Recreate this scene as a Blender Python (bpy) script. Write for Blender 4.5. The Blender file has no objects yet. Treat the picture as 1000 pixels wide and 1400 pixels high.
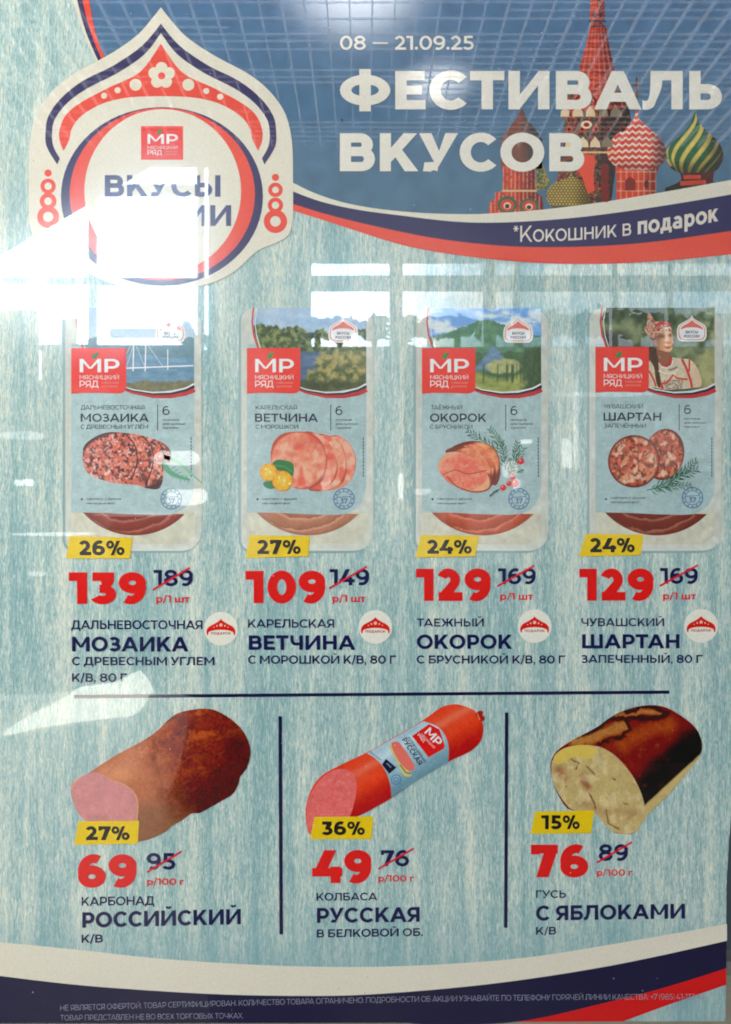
import bpy, math, random
import numpy as np
from mathutils import Vector
from mathutils.geometry import delaunay_2d_cdt

# ------------------------------------------------------------------ camera, world, light
SC = bpy.context.scene
COL = SC.collection
K = 0.0006            # metres of poster per photograph unit (the sheet is about A1)
F = 1058.0            # focal length in the same units
CAM_D = F * K         # camera to poster
EYE = 1.5

cam = bpy.data.cameras.new('camera')
cam_o = bpy.data.objects.new('camera', cam)
COL.objects.link(cam_o)
cam.sensor_fit = 'VERTICAL'
cam.sensor_height = 24.0
cam.lens = 24.0 * F / 1400.0
cam.clip_start = 0.01
cam.clip_end = 2000
cam_o.location = (0, -CAM_D, EYE)
cam_o.rotation_euler = (math.radians(90), 0, 0)
SC.camera = cam_o

world = bpy.data.worlds.new("World")
SC.world = world
world.use_nodes = True
wb = world.node_tree.nodes['Background']
wb.inputs[0].default_value = (1.0, 0.93, 0.78, 1)
wb.inputs[1].default_value = 0.07

lamp = bpy.data.lights.new('sheet_fill', 'AREA')  # added area lamp out of view, brightens the sheet from the left
lamp.shape = 'RECTANGLE'; lamp.size = 0.3; lamp.size_y = 1.1
lamp.energy = 11.5; lamp.color = (1.0, 0.93, 0.82)
lo = bpy.data.objects.new('sheet_fill', lamp); COL.objects.link(lo)
lo.location = (-1.0, -0.62, 1.95)
lo.rotation_euler = (Vector((0, 0, 1.6)) - Vector(lo.location)).to_track_quat('-Z', 'Y').to_euler()

lamp2 = bpy.data.lights.new('facade_fill', 'AREA'); lamp2.shape = 'RECTANGLE'; lamp2.size = 2.4; lamp2.size_y = .2  # added lamp out of view, lifts the facade so its reflection veils the sheet
lamp2.energy = 50; lamp2.color = (1.0, 0.97, 0.92)
lo2 = bpy.data.objects.new('facade_fill', lamp2); COL.objects.link(lo2)
lo2.location = (-.2, -0.22, 2.75)
lo2.rotation_euler = (Vector((-.4, -4, 2.2)) - Vector(lo2.location)).to_track_quat('-Z', 'Y').to_euler()

lamp3 = bpy.data.lights.new('coat_fill', 'SPOT'); lamp3.spot_size = math.radians(38); lamp3.spot_blend = .6; lamp3.shadow_soft_size = .05; lamp3.energy = 85; lamp3.color = (1.0, 0.93, 0.88)  # added spot out of view, aimed at the pale coat shape
lo3 = bpy.data.objects.new('coat_fill', lamp3); COL.objects.link(lo3); lo3.location = (-.75, -0.3, 2.35)
lo3.rotation_euler = (Vector((-.45, -1.0, 1.05)) - Vector(lo3.location)).to_track_quat('-Z', 'Y').to_euler()

SC.view_settings.view_transform = 'Standard'
SC.view_settings.look = 'None'
SC.view_settings.exposure = -0.27
SC.view_settings.gamma = 1.0
SC.cycles.use_denoising = True
SC.cycles.max_bounces = 6
SC.cycles.filter_width = 1.9

# ------------------------------------------------------------------ helpers
def lin(c):
    c = np.asarray(c, float) / 255.0
    return np.where(c <= 0.04045, c / 12.92, ((c + 0.055) / 1.055) ** 2.4)
GAIN = np.array([0.68, 0.66, 0.60])
def alb(c):            # ink reflectance for a printed colour
    return np.clip((lin(c) - 0.016) / GAIN, 0.006, 0.93)

def PX(x, y, layer=0.0):      # a place on the sheet -> world
    return ((x - 500.0) * K, -layer * 0.00008, EYE + (700.0 - y) * K)
def BACK(x, y, d):            # what the glossy sheet mirrors at x,y, d metres in front of the sheet
    t = (CAM_D + d) / F
    return ((x - 500.0) * t, -d, EYE + (700.0 - y) * t)

def nodes_of(m):
    m.use_nodes = True
    return m.node_tree.nodes, m.node_tree.links
def setgloss(p, rough=0.004):
    # a laminated print: sharp film on top, a slightly hazy ink gloss below
    p.inputs['Roughness'].default_value = 0.15
    p.inputs['IOR'].default_value = 1.45
    p.inputs['Coat Weight'].default_value = 1.0
    p.inputs['Coat Roughness'].default_value = rough
    p.inputs['Coat IOR'].default_value = 1.7
def film_bump(N, L, p):
    # very shallow waviness of the laminated sheet
    tc = N.new('ShaderNodeTexCoord')
    n = N.new('ShaderNodeTexNoise'); n.inputs['Scale'].default_value = 7.0; n.inputs['Detail'].default_value = 1.0
    n2 = N.new('ShaderNodeTexNoise'); n2.inputs['Scale'].default_value = 420.0; n2.inputs['Detail'].default_value = 2.0
    L.new(tc.outputs['Object'], n.inputs['Vector']); L.new(tc.outputs['Object'], n2.inputs['Vector'])
    b = N.new('ShaderNodeBump'); b.inputs['Strength'].default_value = 1.0; b.inputs['Distance'].default_value = 0.00004
    b2 = N.new('ShaderNodeBump'); b2.inputs['Strength'].default_value = 1.0; b2.inputs['Distance'].default_value = 0.0000010
    L.new(n.outputs['Fac'], b.inputs['Height']); L.new(n2.outputs['Fac'], b2.inputs['Height'])
    L.new(b.outputs['Normal'], b2.inputs['Normal'])
    L.new(b2.outputs['Normal'], p.inputs['Normal']); L.new(b2.outputs['Normal'], p.inputs['Coat Normal'])
    # wiped smears on the film
    mp = N.new('ShaderNodeMapping'); mp.inputs['Rotation'].default_value = (0, .6, 0); mp.inputs['Scale'].default_value = (9, 1, 30); L.new(tc.outputs['Object'], mp.inputs[0])
    sm_ = N.new('ShaderNodeTexNoise'); sm_.inputs['Scale'].default_value = 1; sm_.inputs['Detail'].default_value = 6; L.new(mp.outputs[0], sm_.inputs['Vector'])
    mr_ = N.new('ShaderNodeMapRange'); mr_.inputs[1].default_value = .5; mr_.inputs[2].default_value = .75; mr_.inputs[3].default_value = .003; mr_.inputs[4].default_value = .03
    L.new(sm_.outputs['Fac'], mr_.inputs[0]); L.new(mr_.outputs[0], p.inputs['Coat Roughness'])

# one material for every printed ink: colour comes from the print, paper grain and gloss from nodes
INK = bpy.data.materials.new('printed_ink')
N, L = nodes_of(INK)
P = N['Principled BSDF']; setgloss(P)
at = N.new('ShaderNodeAttribute'); at.attribute_name = 'ink'
tcn = N.new('ShaderNodeTexCoord')
gr = N.new('ShaderNodeTexNoise'); gr.inputs['Scale'].default_value = 900; gr.inputs['Detail'].default_value = 3
L.new(tcn.outputs['Object'], gr.inputs['Vector'])
mr = N.new('ShaderNodeMapRange'); mr.inputs[1].default_value = 0.3; mr.inputs[2].default_value = 0.7
mr.inputs[3].default_value = 0.93; mr.inputs[4].default_value = 1.05
L.new(gr.outputs['Fac'], mr.inputs[0])
mul = N.new('ShaderNodeVectorMath'); mul.operation = 'SCALE'
L.new(at.outputs['Color'], mul.inputs[0]); L.new(mr.outputs[0], mul.inputs['Scale'])
L.new(mul.outputs[0], P.inputs['Base Color'])
film_bump(N, L, P)

# the washed wood print of the sheet
WOOD = bpy.data.materials.new('washed_wood_print')
N, L = nodes_of(WOOD)
P = N['Principled BSDF']; setgloss(P)
tcn = N.new('ShaderNodeTexCoord')
def stretched(sx, sz, det, dist=0.0, off=0.0, rough=0.6):
    mp = N.new('ShaderNodeMapping'); mp.inputs['Scale'].default_value = (sx, 1, sz); mp.inputs['Location'].default_value = (off, off, off)
    L.new(tcn.outputs['Object'], mp.inputs['Vector'])
    n = N.new('ShaderNodeTexNoise'); n.inputs['Scale'].default_value = 1.0; n.inputs['Detail'].default_value = det
    n.inputs['Roughness'].default_value = rough; n.inputs['Distortion'].default_value = dist
    L.new(mp.outputs[0], n.inputs['Vector'])
    return n.outputs['Fac']
def madd(a, ka, b, kb, c=0.0):
    m1 = N.new('ShaderNodeMath'); m1.operation = 'MULTIPLY_ADD'; L.new(a, m1.inputs[0]); m1.inputs[1].default_value = ka; m1.inputs[2].default_value = c
    m2 = N.new('ShaderNodeMath'); m2.operation = 'MULTIPLY_ADD'; L.new(b, m2.inputs[0]); m2.inputs[1].default_value = kb; L.new(m1.outputs[0], m2.inputs[2])
    return m2.outputs[0]
band = stretched(52, 3.2, 3, 0.3, 3.0)
streak = stretched(640, 62, 3, 1.6, 7.0, 0.7)
fine = stretched(1100, 150, 2, 1.6, 11.0, 0.6)
v = madd(band, 1.5, streak, 1.85, -1.47)
v = madd(v, 1.0, fine, 1.5, -0.50)
rp = N.new('ShaderNodeValToRGB')
L.new(v, rp.inputs[0])
def C4(c): a = alb(c); return (a[0], a[1], a[2], 1)
e = rp.color_ramp.elements
e[0].position = 0.0; e[0].color = C4((116, 150, 146))
e[1].position = 1.0; e[1].color = C4((212, 207, 184))
for ps, c in ((0.28, (136, 163, 157)), (0.45, (155, 176, 166)), (0.6, (174, 187, 172)), (0.78, (193, 197, 177))):
    q = e.new(ps); q.color = C4(c)
# printed teal vignette of the artwork along the lower ribbon
sx = N.new('ShaderNodeSeparateXYZ'); L.new(tcn.outputs['Object'], sx.inputs[0])
mg = N.new('ShaderNodeMapRange'); mg.inputs[1].default_value = EYE + (700 - 1235) * K; mg.inputs[2].default_value = EYE + (700 - 1325) * K
mg.inputs[3].default_value = 0.0; mg.inputs[4].default_value = 0.55; L.new(sx.outputs['Z'], mg.inputs[0])
mx = N.new('ShaderNodeMix'); mx.data_type = 'RGBA'; L.new(mg.outputs[0], mx.inputs[0]); L.new(rp.outputs[0], mx.inputs[6]); mx.inputs[7].default_value = C4((116, 150, 150))
L.new(mx.outputs[2], P.inputs['Base Color'])
film_bump(N, L, P)

def plain(name, rgb, rough=0.6, emit=None, var=0.15, scale=8.0, spec=0.5):
    m = bpy.data.materials.new(name)
    N, L = nodes_of(m)
    p = N['Principled BSDF']
    p.inputs['Roughness'].default_value = rough
    tc = N.new('ShaderNodeTexCoord'); n = N.new('ShaderNodeTexNoise'); n.inputs['Scale'].default_value = scale; n.inputs['Detail'].default_value = 4
    L.new(tc.outputs['Object'], n.inputs['Vector'])
    r = N.new('ShaderNodeValToRGB'); L.new(n.outputs['Fac'], r.inputs[0])
    r.color_ramp.elements[0].position = 0.3; r.color_ramp.elements[1].position = 0.7
    r.color_ramp.elements[0].color = tuple(c * (1 - var) for c in rgb) + (1,)
    r.color_ramp.elements[1].color = tuple(min(1, c * (1 + var)) for c in rgb) + (1,)
    L.new(r.outputs[0], p.inputs['Base Color'])
    if emit:
        p.inputs['Emission Color'].default_value = tuple(emit[:3]) + (1,)
        p.inputs['Emission Strength'].default_value = emit[3]
    return m

def tag(o, label=None, cat=None, group=None, kind=None):
    if label: o['label'] = label
    if cat: o['category'] = cat
    if group: o['group'] = group
    if kind: o['kind'] = kind
    return o
def link(name, me, mat, parent=None):
    o = bpy.data.objects.new(name, me)
    COL.objects.link(o)
    if mat: me.materials.append(mat)
    if parent:
        o.parent = parent
        o.matrix_parent_inverse = parent_inv(parent)
    return o
def parent_inv(p):
    from mathutils import Matrix
    m = Matrix.Identity(4)
    q = p
    tot = Vector((0, 0, 0))
    while q is not None:
        if q.type == 'EMPTY': tot += q.location
        q = q.parent
    return Matrix.Translation(-tot) if p.type == 'EMPTY' else m
def empty(name, loc):
    o = bpy.data.objects.new(name, None); o.location = loc; COL.objects.link(o); return o

# --- 2D geometry -------------------------------------------------------------
def clean(poly):
    out = []
    for p in poly:
        if not out or abs(out[-1][0] - p[0]) + abs(out[-1][1] - p[1]) > 1e-5: out.append((float(p[0]), float(p[1])))
    if len(out) > 2 and abs(out[-1][0] - out[0][0]) + abs(out[-1][1] - out[0][1]) < 1e-5: out.pop()
    return out
def inside(poly, X, Y):
    r = np.zeros(X.shape, bool)
    n = len(poly)
    for i in range(n):
        x1, y1 = poly[i]; x2, y2 = poly[(i + 1) % n]
        if y1 == y2: continue
        c = ((y1 > Y) != (y2 > Y)) & (X < (x2 - x1) * (Y - y1) / (y2 - y1) + x1)
        r ^= c
    return r
def union_tris(polys, step=None):
    vs, fs = [], []
    for p in polys:
        p = clean(p)
        if len(p) < 3: continue
        if sum(p[i - 1][0] * p[i][1] - p[i][0] * p[i - 1][1] for i in range(len(p))) < 0: p = p[::-1]
        b = len(vs); vs += [Vector(q) for q in p]; fs.append(list(range(b, b + len(p))))
    if step:
        A = np.array([tuple(v) for v in vs])
        x0, y0 = A.min(0); x1, y1 = A.max(0)
        gx, gy = np.meshgrid(np.arange(x0 + step / 2, x1, step), np.arange(y0 + step / 2, y1, step))
        gx = gx + (np.arange(gx.shape[0])[:, None] % 2) * step * 0.45
        m = np.zeros(gx.shape, bool)
        for f in fs: m |= inside([tuple(vs[i]) for i in f], gx, gy)
        vs += [Vector((float(a), float(b))) for a, b in zip(gx[m], gy[m])]
    r = delaunay_2d_cdt(vs, [], fs, 1, 1e-4)
    return np.array([tuple(v) for v in r[0]]), [f for f, o in zip(r[2], r[5]) if len(o)]
def sm(pts, n=6, closed=True):         # Catmull-Rom through the points
    P_ = [np.array(p, float) for p in pts]; m = len(P_); out = []
    rng = range(m) if closed else range(m - 1)
    for i in rng:
        if closed: a, b, c, d = P_[i - 1], P_[i], P_[(i + 1) % m], P_[(i + 2) % m]
        else: a, b, c, d = P_[max(i - 1, 0)], P_[i], P_[i + 1], P_[min(i + 2, m - 1)]
        for k in range(n):
            t = k / n
            out.append(tuple(0.5 * ((2 * b) + (c - a) * t + (2 * a - 5 * b + 4 * c - d) * t * t + (3 * b - a - 3 * c + d) * t ** 3)))
    if not closed: out.append(tuple(P_[-1]))
    return out
def ell(cx, cy, rx, ry=None, n=28, rot=0.0):
    ry = ry or rx; c, s = math.cos(rot), math.sin(rot)
    return [(cx + rx * math.cos(2 * math.pi * i / n) * c - ry * math.sin(2 * math.pi * i / n) * s,
             cy + rx * math.cos(2 * math.pi * i / n) * s + ry * math.sin(2 * math.pi * i / n) * c) for i in range(n)]
def ringp(cx, cy, R, r, n=28, Ry=None, ry=None):
    Ry = Ry or R; ry = ry or r; out = []
    for h in (0, 1):
        a = [math.pi * (h + i / (n // 2)) for i in range(n // 2 + 1)]
        out.append([(cx + R * math.cos(t), cy + Ry * math.sin(t)) for t in a] + [(cx + r * math.cos(t), cy + ry * math.sin(t)) for t in reversed(a)])
    return out
def rrect(x0, y0, x1, y1, r, n=6):
    rs = r if isinstance(r, (list, tuple)) else (r,) * 4      # top-left, top-right, bottom-right, bottom-left
    out = []
    for (cx, cy, rr, a0) in ((x0 + rs[0], y0 + rs[0], rs[0], 180), (x1 - rs[1], y0 + rs[1], rs[1], 270), (x1 - rs[2], y1 - rs[2], rs[2], 0), (x0 + rs[3], y1 - rs[3], rs[3], 90)):
        for i in range(n + 1):
            a = math.radians(a0 + 90 * i / n); out.append((cx + rr * math.cos(a), cy + rr * math.sin(a)))
    return out
def stroke(pts, w0, w1=None):          # a band along an open path
    w1 = w0 if w1 is None else w1
    P_ = [np.array(p, float) for p in pts]; n = len(P_); lft, rgt = [], []
    for i, p in enumerate(P_):
        d = P_[min(i + 1, n - 1)] - P_[max(i - 1, 0)]; d = d / (np.hypot(*d) + 1e-9)
        w = (w0 + (w1 - w0) * i / (n - 1)) / 2
        lft.append((p[0] - d[1] * w, p[1] + d[0] * w)); rgt.append((p[0] + d[1] * w, p[1] - d[0] * w))
    return lft + rgt[::-1]
def zc(ox, oy, s):
    return lambda pts: [(ox + x * s, oy + y * s) for x, y in pts]

# --- noise on arrays ----------------------------------------------------------
_T = np.random.RandomState(5).rand(256, 256)
def vn(x, y, s=0):
    x = np.asarray(x, float) + s * 17.3; y = np.asarray(y, float) + s * 9.7
    xi = np.floor(x).astype(int); yi = np.floor(y).astype(int); fx = x - xi; fy = y - yi
    fx = fx * fx * (3 - 2 * fx); fy = fy * fy * (3 - 2 * fy)
    a = _T[xi % 256, yi % 256]; b = _T[(xi + 1) % 256, yi % 256]; c = _T[xi % 256, (yi + 1) % 256]; d = _T[(xi + 1) % 256, (yi + 1) % 256]
    return (a * (1 - fx) + b * fx) * (1 - fy) + (c * (1 - fx) + d * fx) * fy
def fbm(x, y, s=0, o=4):
    r = 0; a = 0.5; t = 0
    for i in range(o):
        r = r + a * vn(x * 2 ** i, y * 2 ** i, s + i); t += a; a *= 0.55
    return r / t
def mixc(a, b, t):
    a = np.asarray(a, float); b = np.asarray(b, float); t = np.clip(np.asarray(t, float), 0, 1)[..., None]
    return a * (1 - t) + b * t
def ss(a, b, x):
    t = np.clip((x - a) / (b - a), 0, 1); return t * t * (3 - 2 * t)

# --- printed pieces ------------------------------------------------------------
def build(name, chunks, parent, label=None):
    """chunks: (V Nx2, faces, colours Nx3 (0-255), layer)"""
    vs, fs, cs = [], [], []
    for V, fa, c, ly in chunks:
        b = len(vs)
        vs += [PX(x, y, ly) for x, y in V]
        fs += [[i + b for i in f][::-1] for f in fa]
        cs.append(np.broadcast_to(np.asarray(c, float), (len(V), 3)))
    me = bpy.data.meshes.new(name)
    me.from_pydata(vs, [], fs)
    at_ = me.color_attributes.new('ink', 'FLOAT_COLOR', 'POINT')
    A = np.ones((len(vs), 4)); A[:, :3] = alb(np.concatenate(cs))
    at_.data.foreach_set('color', A.ravel().astype(np.float32))
    # every face looks toward the viewer
    me.update()
    flip = [p.index for p in me.polygons if p.normal.y > 0]
    if len(flip) > len(me.polygons) / 2: me.flip_normals()
    o = link(name, me, INK, parent)
    if label: o['label'] = label
    return o
def flat(name, items, layer, parent, label=None):
    """items: list of (list of polygons, rgb); each lies a hair above the one before"""
    ch = []
    for i, (polys, c) in enumerate(items):
        V, f = union_tris(polys)
        ch.append((V, f, c, layer + i * 0.2))
    return build(name, ch, parent, label)
def paint(name, poly, fn, layer, parent, step=1.6, label=None, extra=()):
    polys = poly if isinstance(poly[0][0], (list, tuple)) else [poly]
    V, f = union_tris(polys, step)
    mot = 1 + .14 * (fbm(V[:, 0] / 1.7, V[:, 1] / 1.7, 201, 3) - .5) + .12 * (fbm(V[:, 0] / 9, V[:, 1] / 9, 207, 3) - .5)
    ch = [(V, f, np.clip(fn(V[:, 0], V[:, 1]) * mot[:, None], 0, 250), layer)]
    for i, (ps, c) in enumerate(extra):
        V2, f2 = union_tris(ps)
        ch.append((V2, f2, c(V2[:, 0], V2[:, 1]) if callable(c) else c, layer + 0.2 * (i + 1)))
    return build(name, ch, parent, label)

# ------------------------------------------------------------------ lettering
class G:
    """geometric sans letters drawn as overlapping bands; cap height 1, y up"""
    def __init__(s, w): s.w = w; s.h = w * 0.86; s.p = []; s.n = 14
    def R(s, a, b, c, d): s.p.append([(a, b), (c, b), (c, d), (a, d)])
    def D(s, xa, ya, xb, yb, wx): s.p.append([(xa, ya), (xa + wx, ya), (xb + wx, yb), (xb, yb)])
    def A(s, cx, cy, rx, ry, a0, a1, w=None, h=None):
        w = w or s.w; h = h or s.h; n = max(4, int(abs(a1 - a0) / 360 * s.n * 2))
        if abs(a1 - a0) >= 359:
            s.A(cx, cy, rx, ry, 0, 180, w, h); s.A(cx, cy, rx, ry, 180, 358, w, h); s.A(cx, cy, rx, ry, 355, 362, w, h); return
        t = [math.radians(a0 + (a1 - a0) * i / n) for i in range(n + 1)]
        s.p.append([(cx + rx * math.cos(q), cy + ry * math.sin(q)) for q in t] + [(cx + (rx - w) * math.cos(q), cy + (ry - h) * math.sin(q)) for q in reversed(t)])
    def bowl(s, x0, x1, y0, y1):
        r = (y1 - y0) / 2; rx = min(r * 1.08, (x1 - x0) * 0.7); m = (y0 + y1) / 2
        s.R(x0, y0, x1 - rx + .01, y0 + s.h); s.R(x0, y1 - s.h, x1 - rx + .01, y1)
        s.A(x1 - rx, m, rx, r, -90, 90)
    def mirror(s, W): s.p = [[(W - x, y) for x, y in p][::-1] for p in s.p]
    def turn(s, W): s.p = [[(W - x, 1 - y) for x, y in p] for p in s.p]

def glyph(ch, w):
    """-> polygons, advance-width of the outline, side bearings"""
    g = G(w); h = g.h; R, D, A, bowl = g.R, g.D, g.A, g.bowl
    st, rd, dg = .115 - w * .12, .06 - w * .06, .015
    lb = rb = st
    c = ch
    if c == 'А':
        W = 1.04 + w * .5; a = .53 * w; lb = rb = dg
        g.p += [[(0, 0), (1.08 * w, 0), (W / 2 + a, 1), (W / 2 - a, 1)], [(W - 1.08 * w, 0), (W, 0), (W / 2 + a, 1), (W / 2 - a, 1)]]
        R(.2 * W, .2, .8 * W, .2 + h * .95)
    elif c == 'Б': W = .86; R(0, 0, w, 1); R(0, 1 - h, W * .93, 1); bowl(0, W, 0, .62); rb = rd
    elif c == 'В': W = .8 + w * .35; R(0, 0, w, 1); bowl(0, W * .94, .5 - h / 2 + .02, 1); bowl(0, W, 0, .5 + h / 2 + .02); rb = rd
    elif c == 'Г': W = .74; R(0, 0, w, 1); R(0, 1 - h, W, 1); rb = .03
    elif c == 'Д':
        W = 1.12; R(0, 0, W, h); R(0, -.2, w * .88, h * .5); R(W - w * .88, -.2, W, h * .5)
        g.p.append([(.1 * W, h * .5), (.1 * W + w * 1.1, h * .5), (.22 * W + w, .55), (.24 * W + w, 1), (.24 * W, 1), (.21 * W, .5)])
        R(.24 * W, 1 - h, .87 * W, 1); R(.87 * W - w, h * .5, .87 * W, 1); lb = rb = .03
    elif c in 'ЕЁ':
        W = .76; R(0, 0, w, 1); R(0, 1 - h, W * .97, 1); R(0, 0, W, h); R(0, .5 - h * .47, W * .88, .5 + h * .47); rb = .05
        if c == 'Ё': g.p += [ell(W * .28, 1.2, .09, n=8), ell(W * .72, 1.2, .09, n=8)]
    elif c == 'Ж':
        W = 1.45; m = W / 2; R(m - w / 2, 0, m + w / 2, 1); lb = rb = dg
        q = 1.2 * w
        D(.0 + .02, 0, m - .3 * w - .2, .56, q); D(m + .2 - .9 * w, .56, W - q, 0, q) if 0 else None
        g.p.append([(W - q, 0), (W, 0), (m + .42, .57), (m + .1, .57)]); g.p.append([(W - q, 1), (W - .02, 1), (m + .38, .45), (m + .08, .45)])
        g.p.append([(q, 1), (.02, 1), (m - .38, .45), (m - .08, .45)]); R(m - .3, .5 - h * .5, m + .3, .5 + h * .5)
    elif c == 'З':
        W = .8; ry = (.5 + h / 2) / 2; A(.45 * W, 1 - ry, .47 * W, ry, -90, 148); A(.48 * W, ry, .52 * W, ry, 90, -148); R(.26 * W, .5 - h / 2, .5 * W, .5 + h / 2); lb = .03; rb = rd
    elif c in 'ИЙ':
        W = .94 + w * .3; R(0, 0, w, 1); R(W - w, 0, W, 1); g.p.append([(0, 0), (w * .95, 0), (W, 1), (W - w * .95, 1)])
        if c == 'Й': A(W / 2, 1.3, .22, .2, 195, 345, w * .55, h * .62)
    elif c == 'К':
        W = .86 + w * .45; R(0, 0, w, 1); q = 1.22 * w; rb = dg
        g.p.append([(w * .8, .18), (w * .8, .18 + 1.3 * w), (W - q - .03, 1), (W - .03, 1)]); g.p.append([(W - q, 0), (W, 0), (.42 * W + w * .5, .58), (.42 * W - w * .35, .5)])
    elif c == 'Л':
        W = .98 + w * .1; R(W - w, 0, W, 1); R(.2, 1 - h, W, 1); lb = .01
        o = sm([(.2, 1), (.195, .62), (.17, .34), (.11, .22), (0, h * .98)], 3, False); i = sm([(0, 0), (.12, -.01), (.27, .06), (.35, .24), (.2 + w, .6), (.2 + w, 1)], 3, False)
        g.p.append(o + i)
    elif c == 'М':
        W = 1.12 + w * .35; R(0, 0, w, 1); R(W - w, 0, W, 1); m = W / 2
        g.p += [[(0.05 * w, 1), (w * .95, 1), (m + .33 * w, .27), (m - .42 * w, .27)], [(W - 0.05 * w, 1), (W - w * .95, 1), (m - .33 * w, .27), (m + .42 * w, .27)]]
    elif c == 'Н': W = .94; R(0, 0, w, 1); R(W - w, 0, W, 1); R(0, .5 - h / 2, W, .5 + h / 2)
    elif c in 'О': W = 1.1 + w * .1; A(W / 2, .5, W / 2, .515, 0, 360); lb = rb = rd
    elif c == 'П': W = .93; R(0, 0, w, 1); R(W - w, 0, W, 1); R(0, 1 - h, W, 1)
    elif c == 'Р': W = .84; R(0, 0, w, 1); bowl(0, W, .27, 1); rb = .04
    elif c == 'С': W = .98; A(.54, .5, .54, .515, 42, 318); lb = rd; rb = .02
    elif c == 'Т': W = .86; R(0, 1 - h, W, 1); R(W / 2 - w / 2, 0, W / 2 + w / 2, 1); lb = rb = .02
    elif c == 'У':
        W = .94 + w * .2; lb = rb = 0; q = 1.13 * w
        g.p.append([(.28 * W, h * .2), (.28 * W + w * .7, 0), (.43 * W + w * .2, .1), (W, 1), (W - q, 1), (.4 * W, .2)]); g.p.append([(0, 1), (q, 1), (.56 * W, .42), (.45 * W, .2), (.4 * W, .22)])
        g.p.append([(.1 * W, 0), (.3 * W, -.01), (.42 * W, .06), (.5 * W, .2), (.36 * W, h), (.14 * W, h * .95)])
    elif c == 'Ф': W = 1.26; A(W / 2, .5, W / 2, .4, 0, 360); R(W / 2 - w / 2, -.05, W / 2 + w / 2, 1.05); lb = rb = rd
    elif c == 'Х': W = .92 + w * .4; q = 1.2 * w; D(0, 0, W - q - .02, 1, q); g.p.append([(W - q, 0), (W, 0), (q + .02, 1), (.02, 1)]); lb = rb = dg
    elif c in 'ЦЩ':
        W = 1.08 if c == 'Ц' else 1.55; V_ = W - .14; R(0, 0, w, 1); R(V_ - w, 0, V_, 1); R(0, 0, W, h); R(W - w * .85, -.2, W, h * .5)
        if c == 'Щ': R(V_ / 2 - w / 2, 0, V_ / 2 + w / 2, 1)
        rb = .03
    elif c == 'Ч': W = .86; R(W - w, 0, W, 1); R(0, .72, w, 1); r = .34; A(r, .3 + r + .08, r, r + .08, 180, 270); R(r - .01, .3, W, .3 + h)
    elif c == 'Ш': W = 1.42; R(0, 0, w, 1); R(W - w, 0, W, 1); R(W / 2 - w / 2, 0, W / 2 + w / 2, 1); R(0, 0, W, h)
    elif c == 'Ъ': W = 1.02; R(.2, 0, .2 + w, 1); R(0, 1 - h, .3, 1); bowl(.2, W, 0, .65); lb = .02; rb = rd
    elif c == 'Ы': W = 1.18; R(0, 0, w, 1); bowl(0, .8, 0, .65); R(W - w, 0, W, 1)
    elif c == 'Ь': W = .82; R(0, 0, w, 1); bowl(0, W, 0, .66); rb = rd
    elif c == 'Э': W = .98; A(.54, .5, .54, .515, 42, 318); R(.2, .5 - h / 2, .8, .5 + h / 2); g.mirror(W); lb = .02; rb = rd
    elif c == 'Ю': W = 1.46; R(0, 0, w, 1); R(0, .5 - h / 2, .5, .5 + h / 2); A(W - .51, .5, .51, .515, 0, 360); rb = rd
    elif c == 'Я':
        W = .86; R(0, 0, w, 1); bowl(0, W, .3, 1); g.p.append([(W - 1.12 * w, 0), (W + .02, 0), (.6 * W, .42), (.3 * W, .42)]); g.mirror(W); lb = .02
    elif c == 'M': return glyph('М', w)
    elif c == '0': W = .92; A(W / 2, .5, W / 2, .515, 0, 360); lb = rb = rd
    elif c == '1': W = .34 + w * .75; R(W - w, 0, W, 1); R(0, 1 - h, W, 1); lb = .0; rb = .09
    elif c == '2':
        W = .8; rx, ry = .45 * W + .02, .36; cx, cy = .44 * W, 1.01 - ry; A(cx, cy, rx, ry, 158, -32)
        t = math.radians(-32); p = (cx + rx * math.cos(t), cy + ry * math.sin(t)); q = (cx + (rx - w) * math.cos(t), cy + (ry - h) * math.sin(t))
        g.p.append([q, p, (w * 1.5, h * .7), (0.03, h * .7)]); R(0.03, 0, W + .02, h); lb = .04; rb = .04
    elif c == '3':
        W = .8; R(.06, 1 - h, .74, 1); g.p.append([(.28, .56), (.28 + w * .2, .62), (.74 - 1.35 * w, 1 - h * .5), (.74, 1 - h * .9), (.74, 1 - h), (.28 + 1.1 * w, .52)])
        A(.38, .3, .42, .315, 88, -150); R(.28, .615 - h, .42, .615); lb = .02; rb = rd
    elif c == '4': W = .95; q = 1.22 * w; R(.58, 0, .58 + w, .5); R(0, .2, W, .2 + h * .95); D(0, .22, .38, 1, q); g.p.append([(0, .2), (q, .2), (q, .3), (0, .2 + h * .95)]); lb = rb = .02
    elif c == '5': W = .82; R(.13, 1 - h, .74, 1); R(.11, .5, .11 + w, 1); R(.1, .63 - h, .42, .63); A(.39, .31, .43, .32, 90, -148); lb = .02; rb = rd
    elif c in '69':
        W = .86; A(W / 2, .33, W / 2, .34, 0, 360); A(W * .56, .5, W * .56, .515, 62, 200); lb = rb = rd
        if c == '9': g.turn(W)
    elif c == '7': W = .82; q = 1.18 * w; R(0, 1 - h, W, 1); R(0, .7, w * .85, 1); g.p.append([(.16, 0), (.16 + q, 0), (W, 1 - h * .6), (W, 1), (W - q * .95, 1)]); lb = rb = .03
    elif c == '8': W = .88; A(W / 2, 1 - .265, W * .45, .275, 0, 360); A(W / 2, .29, W / 2, .305, 0, 360); lb = rb = rd
    elif c == '%':
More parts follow.
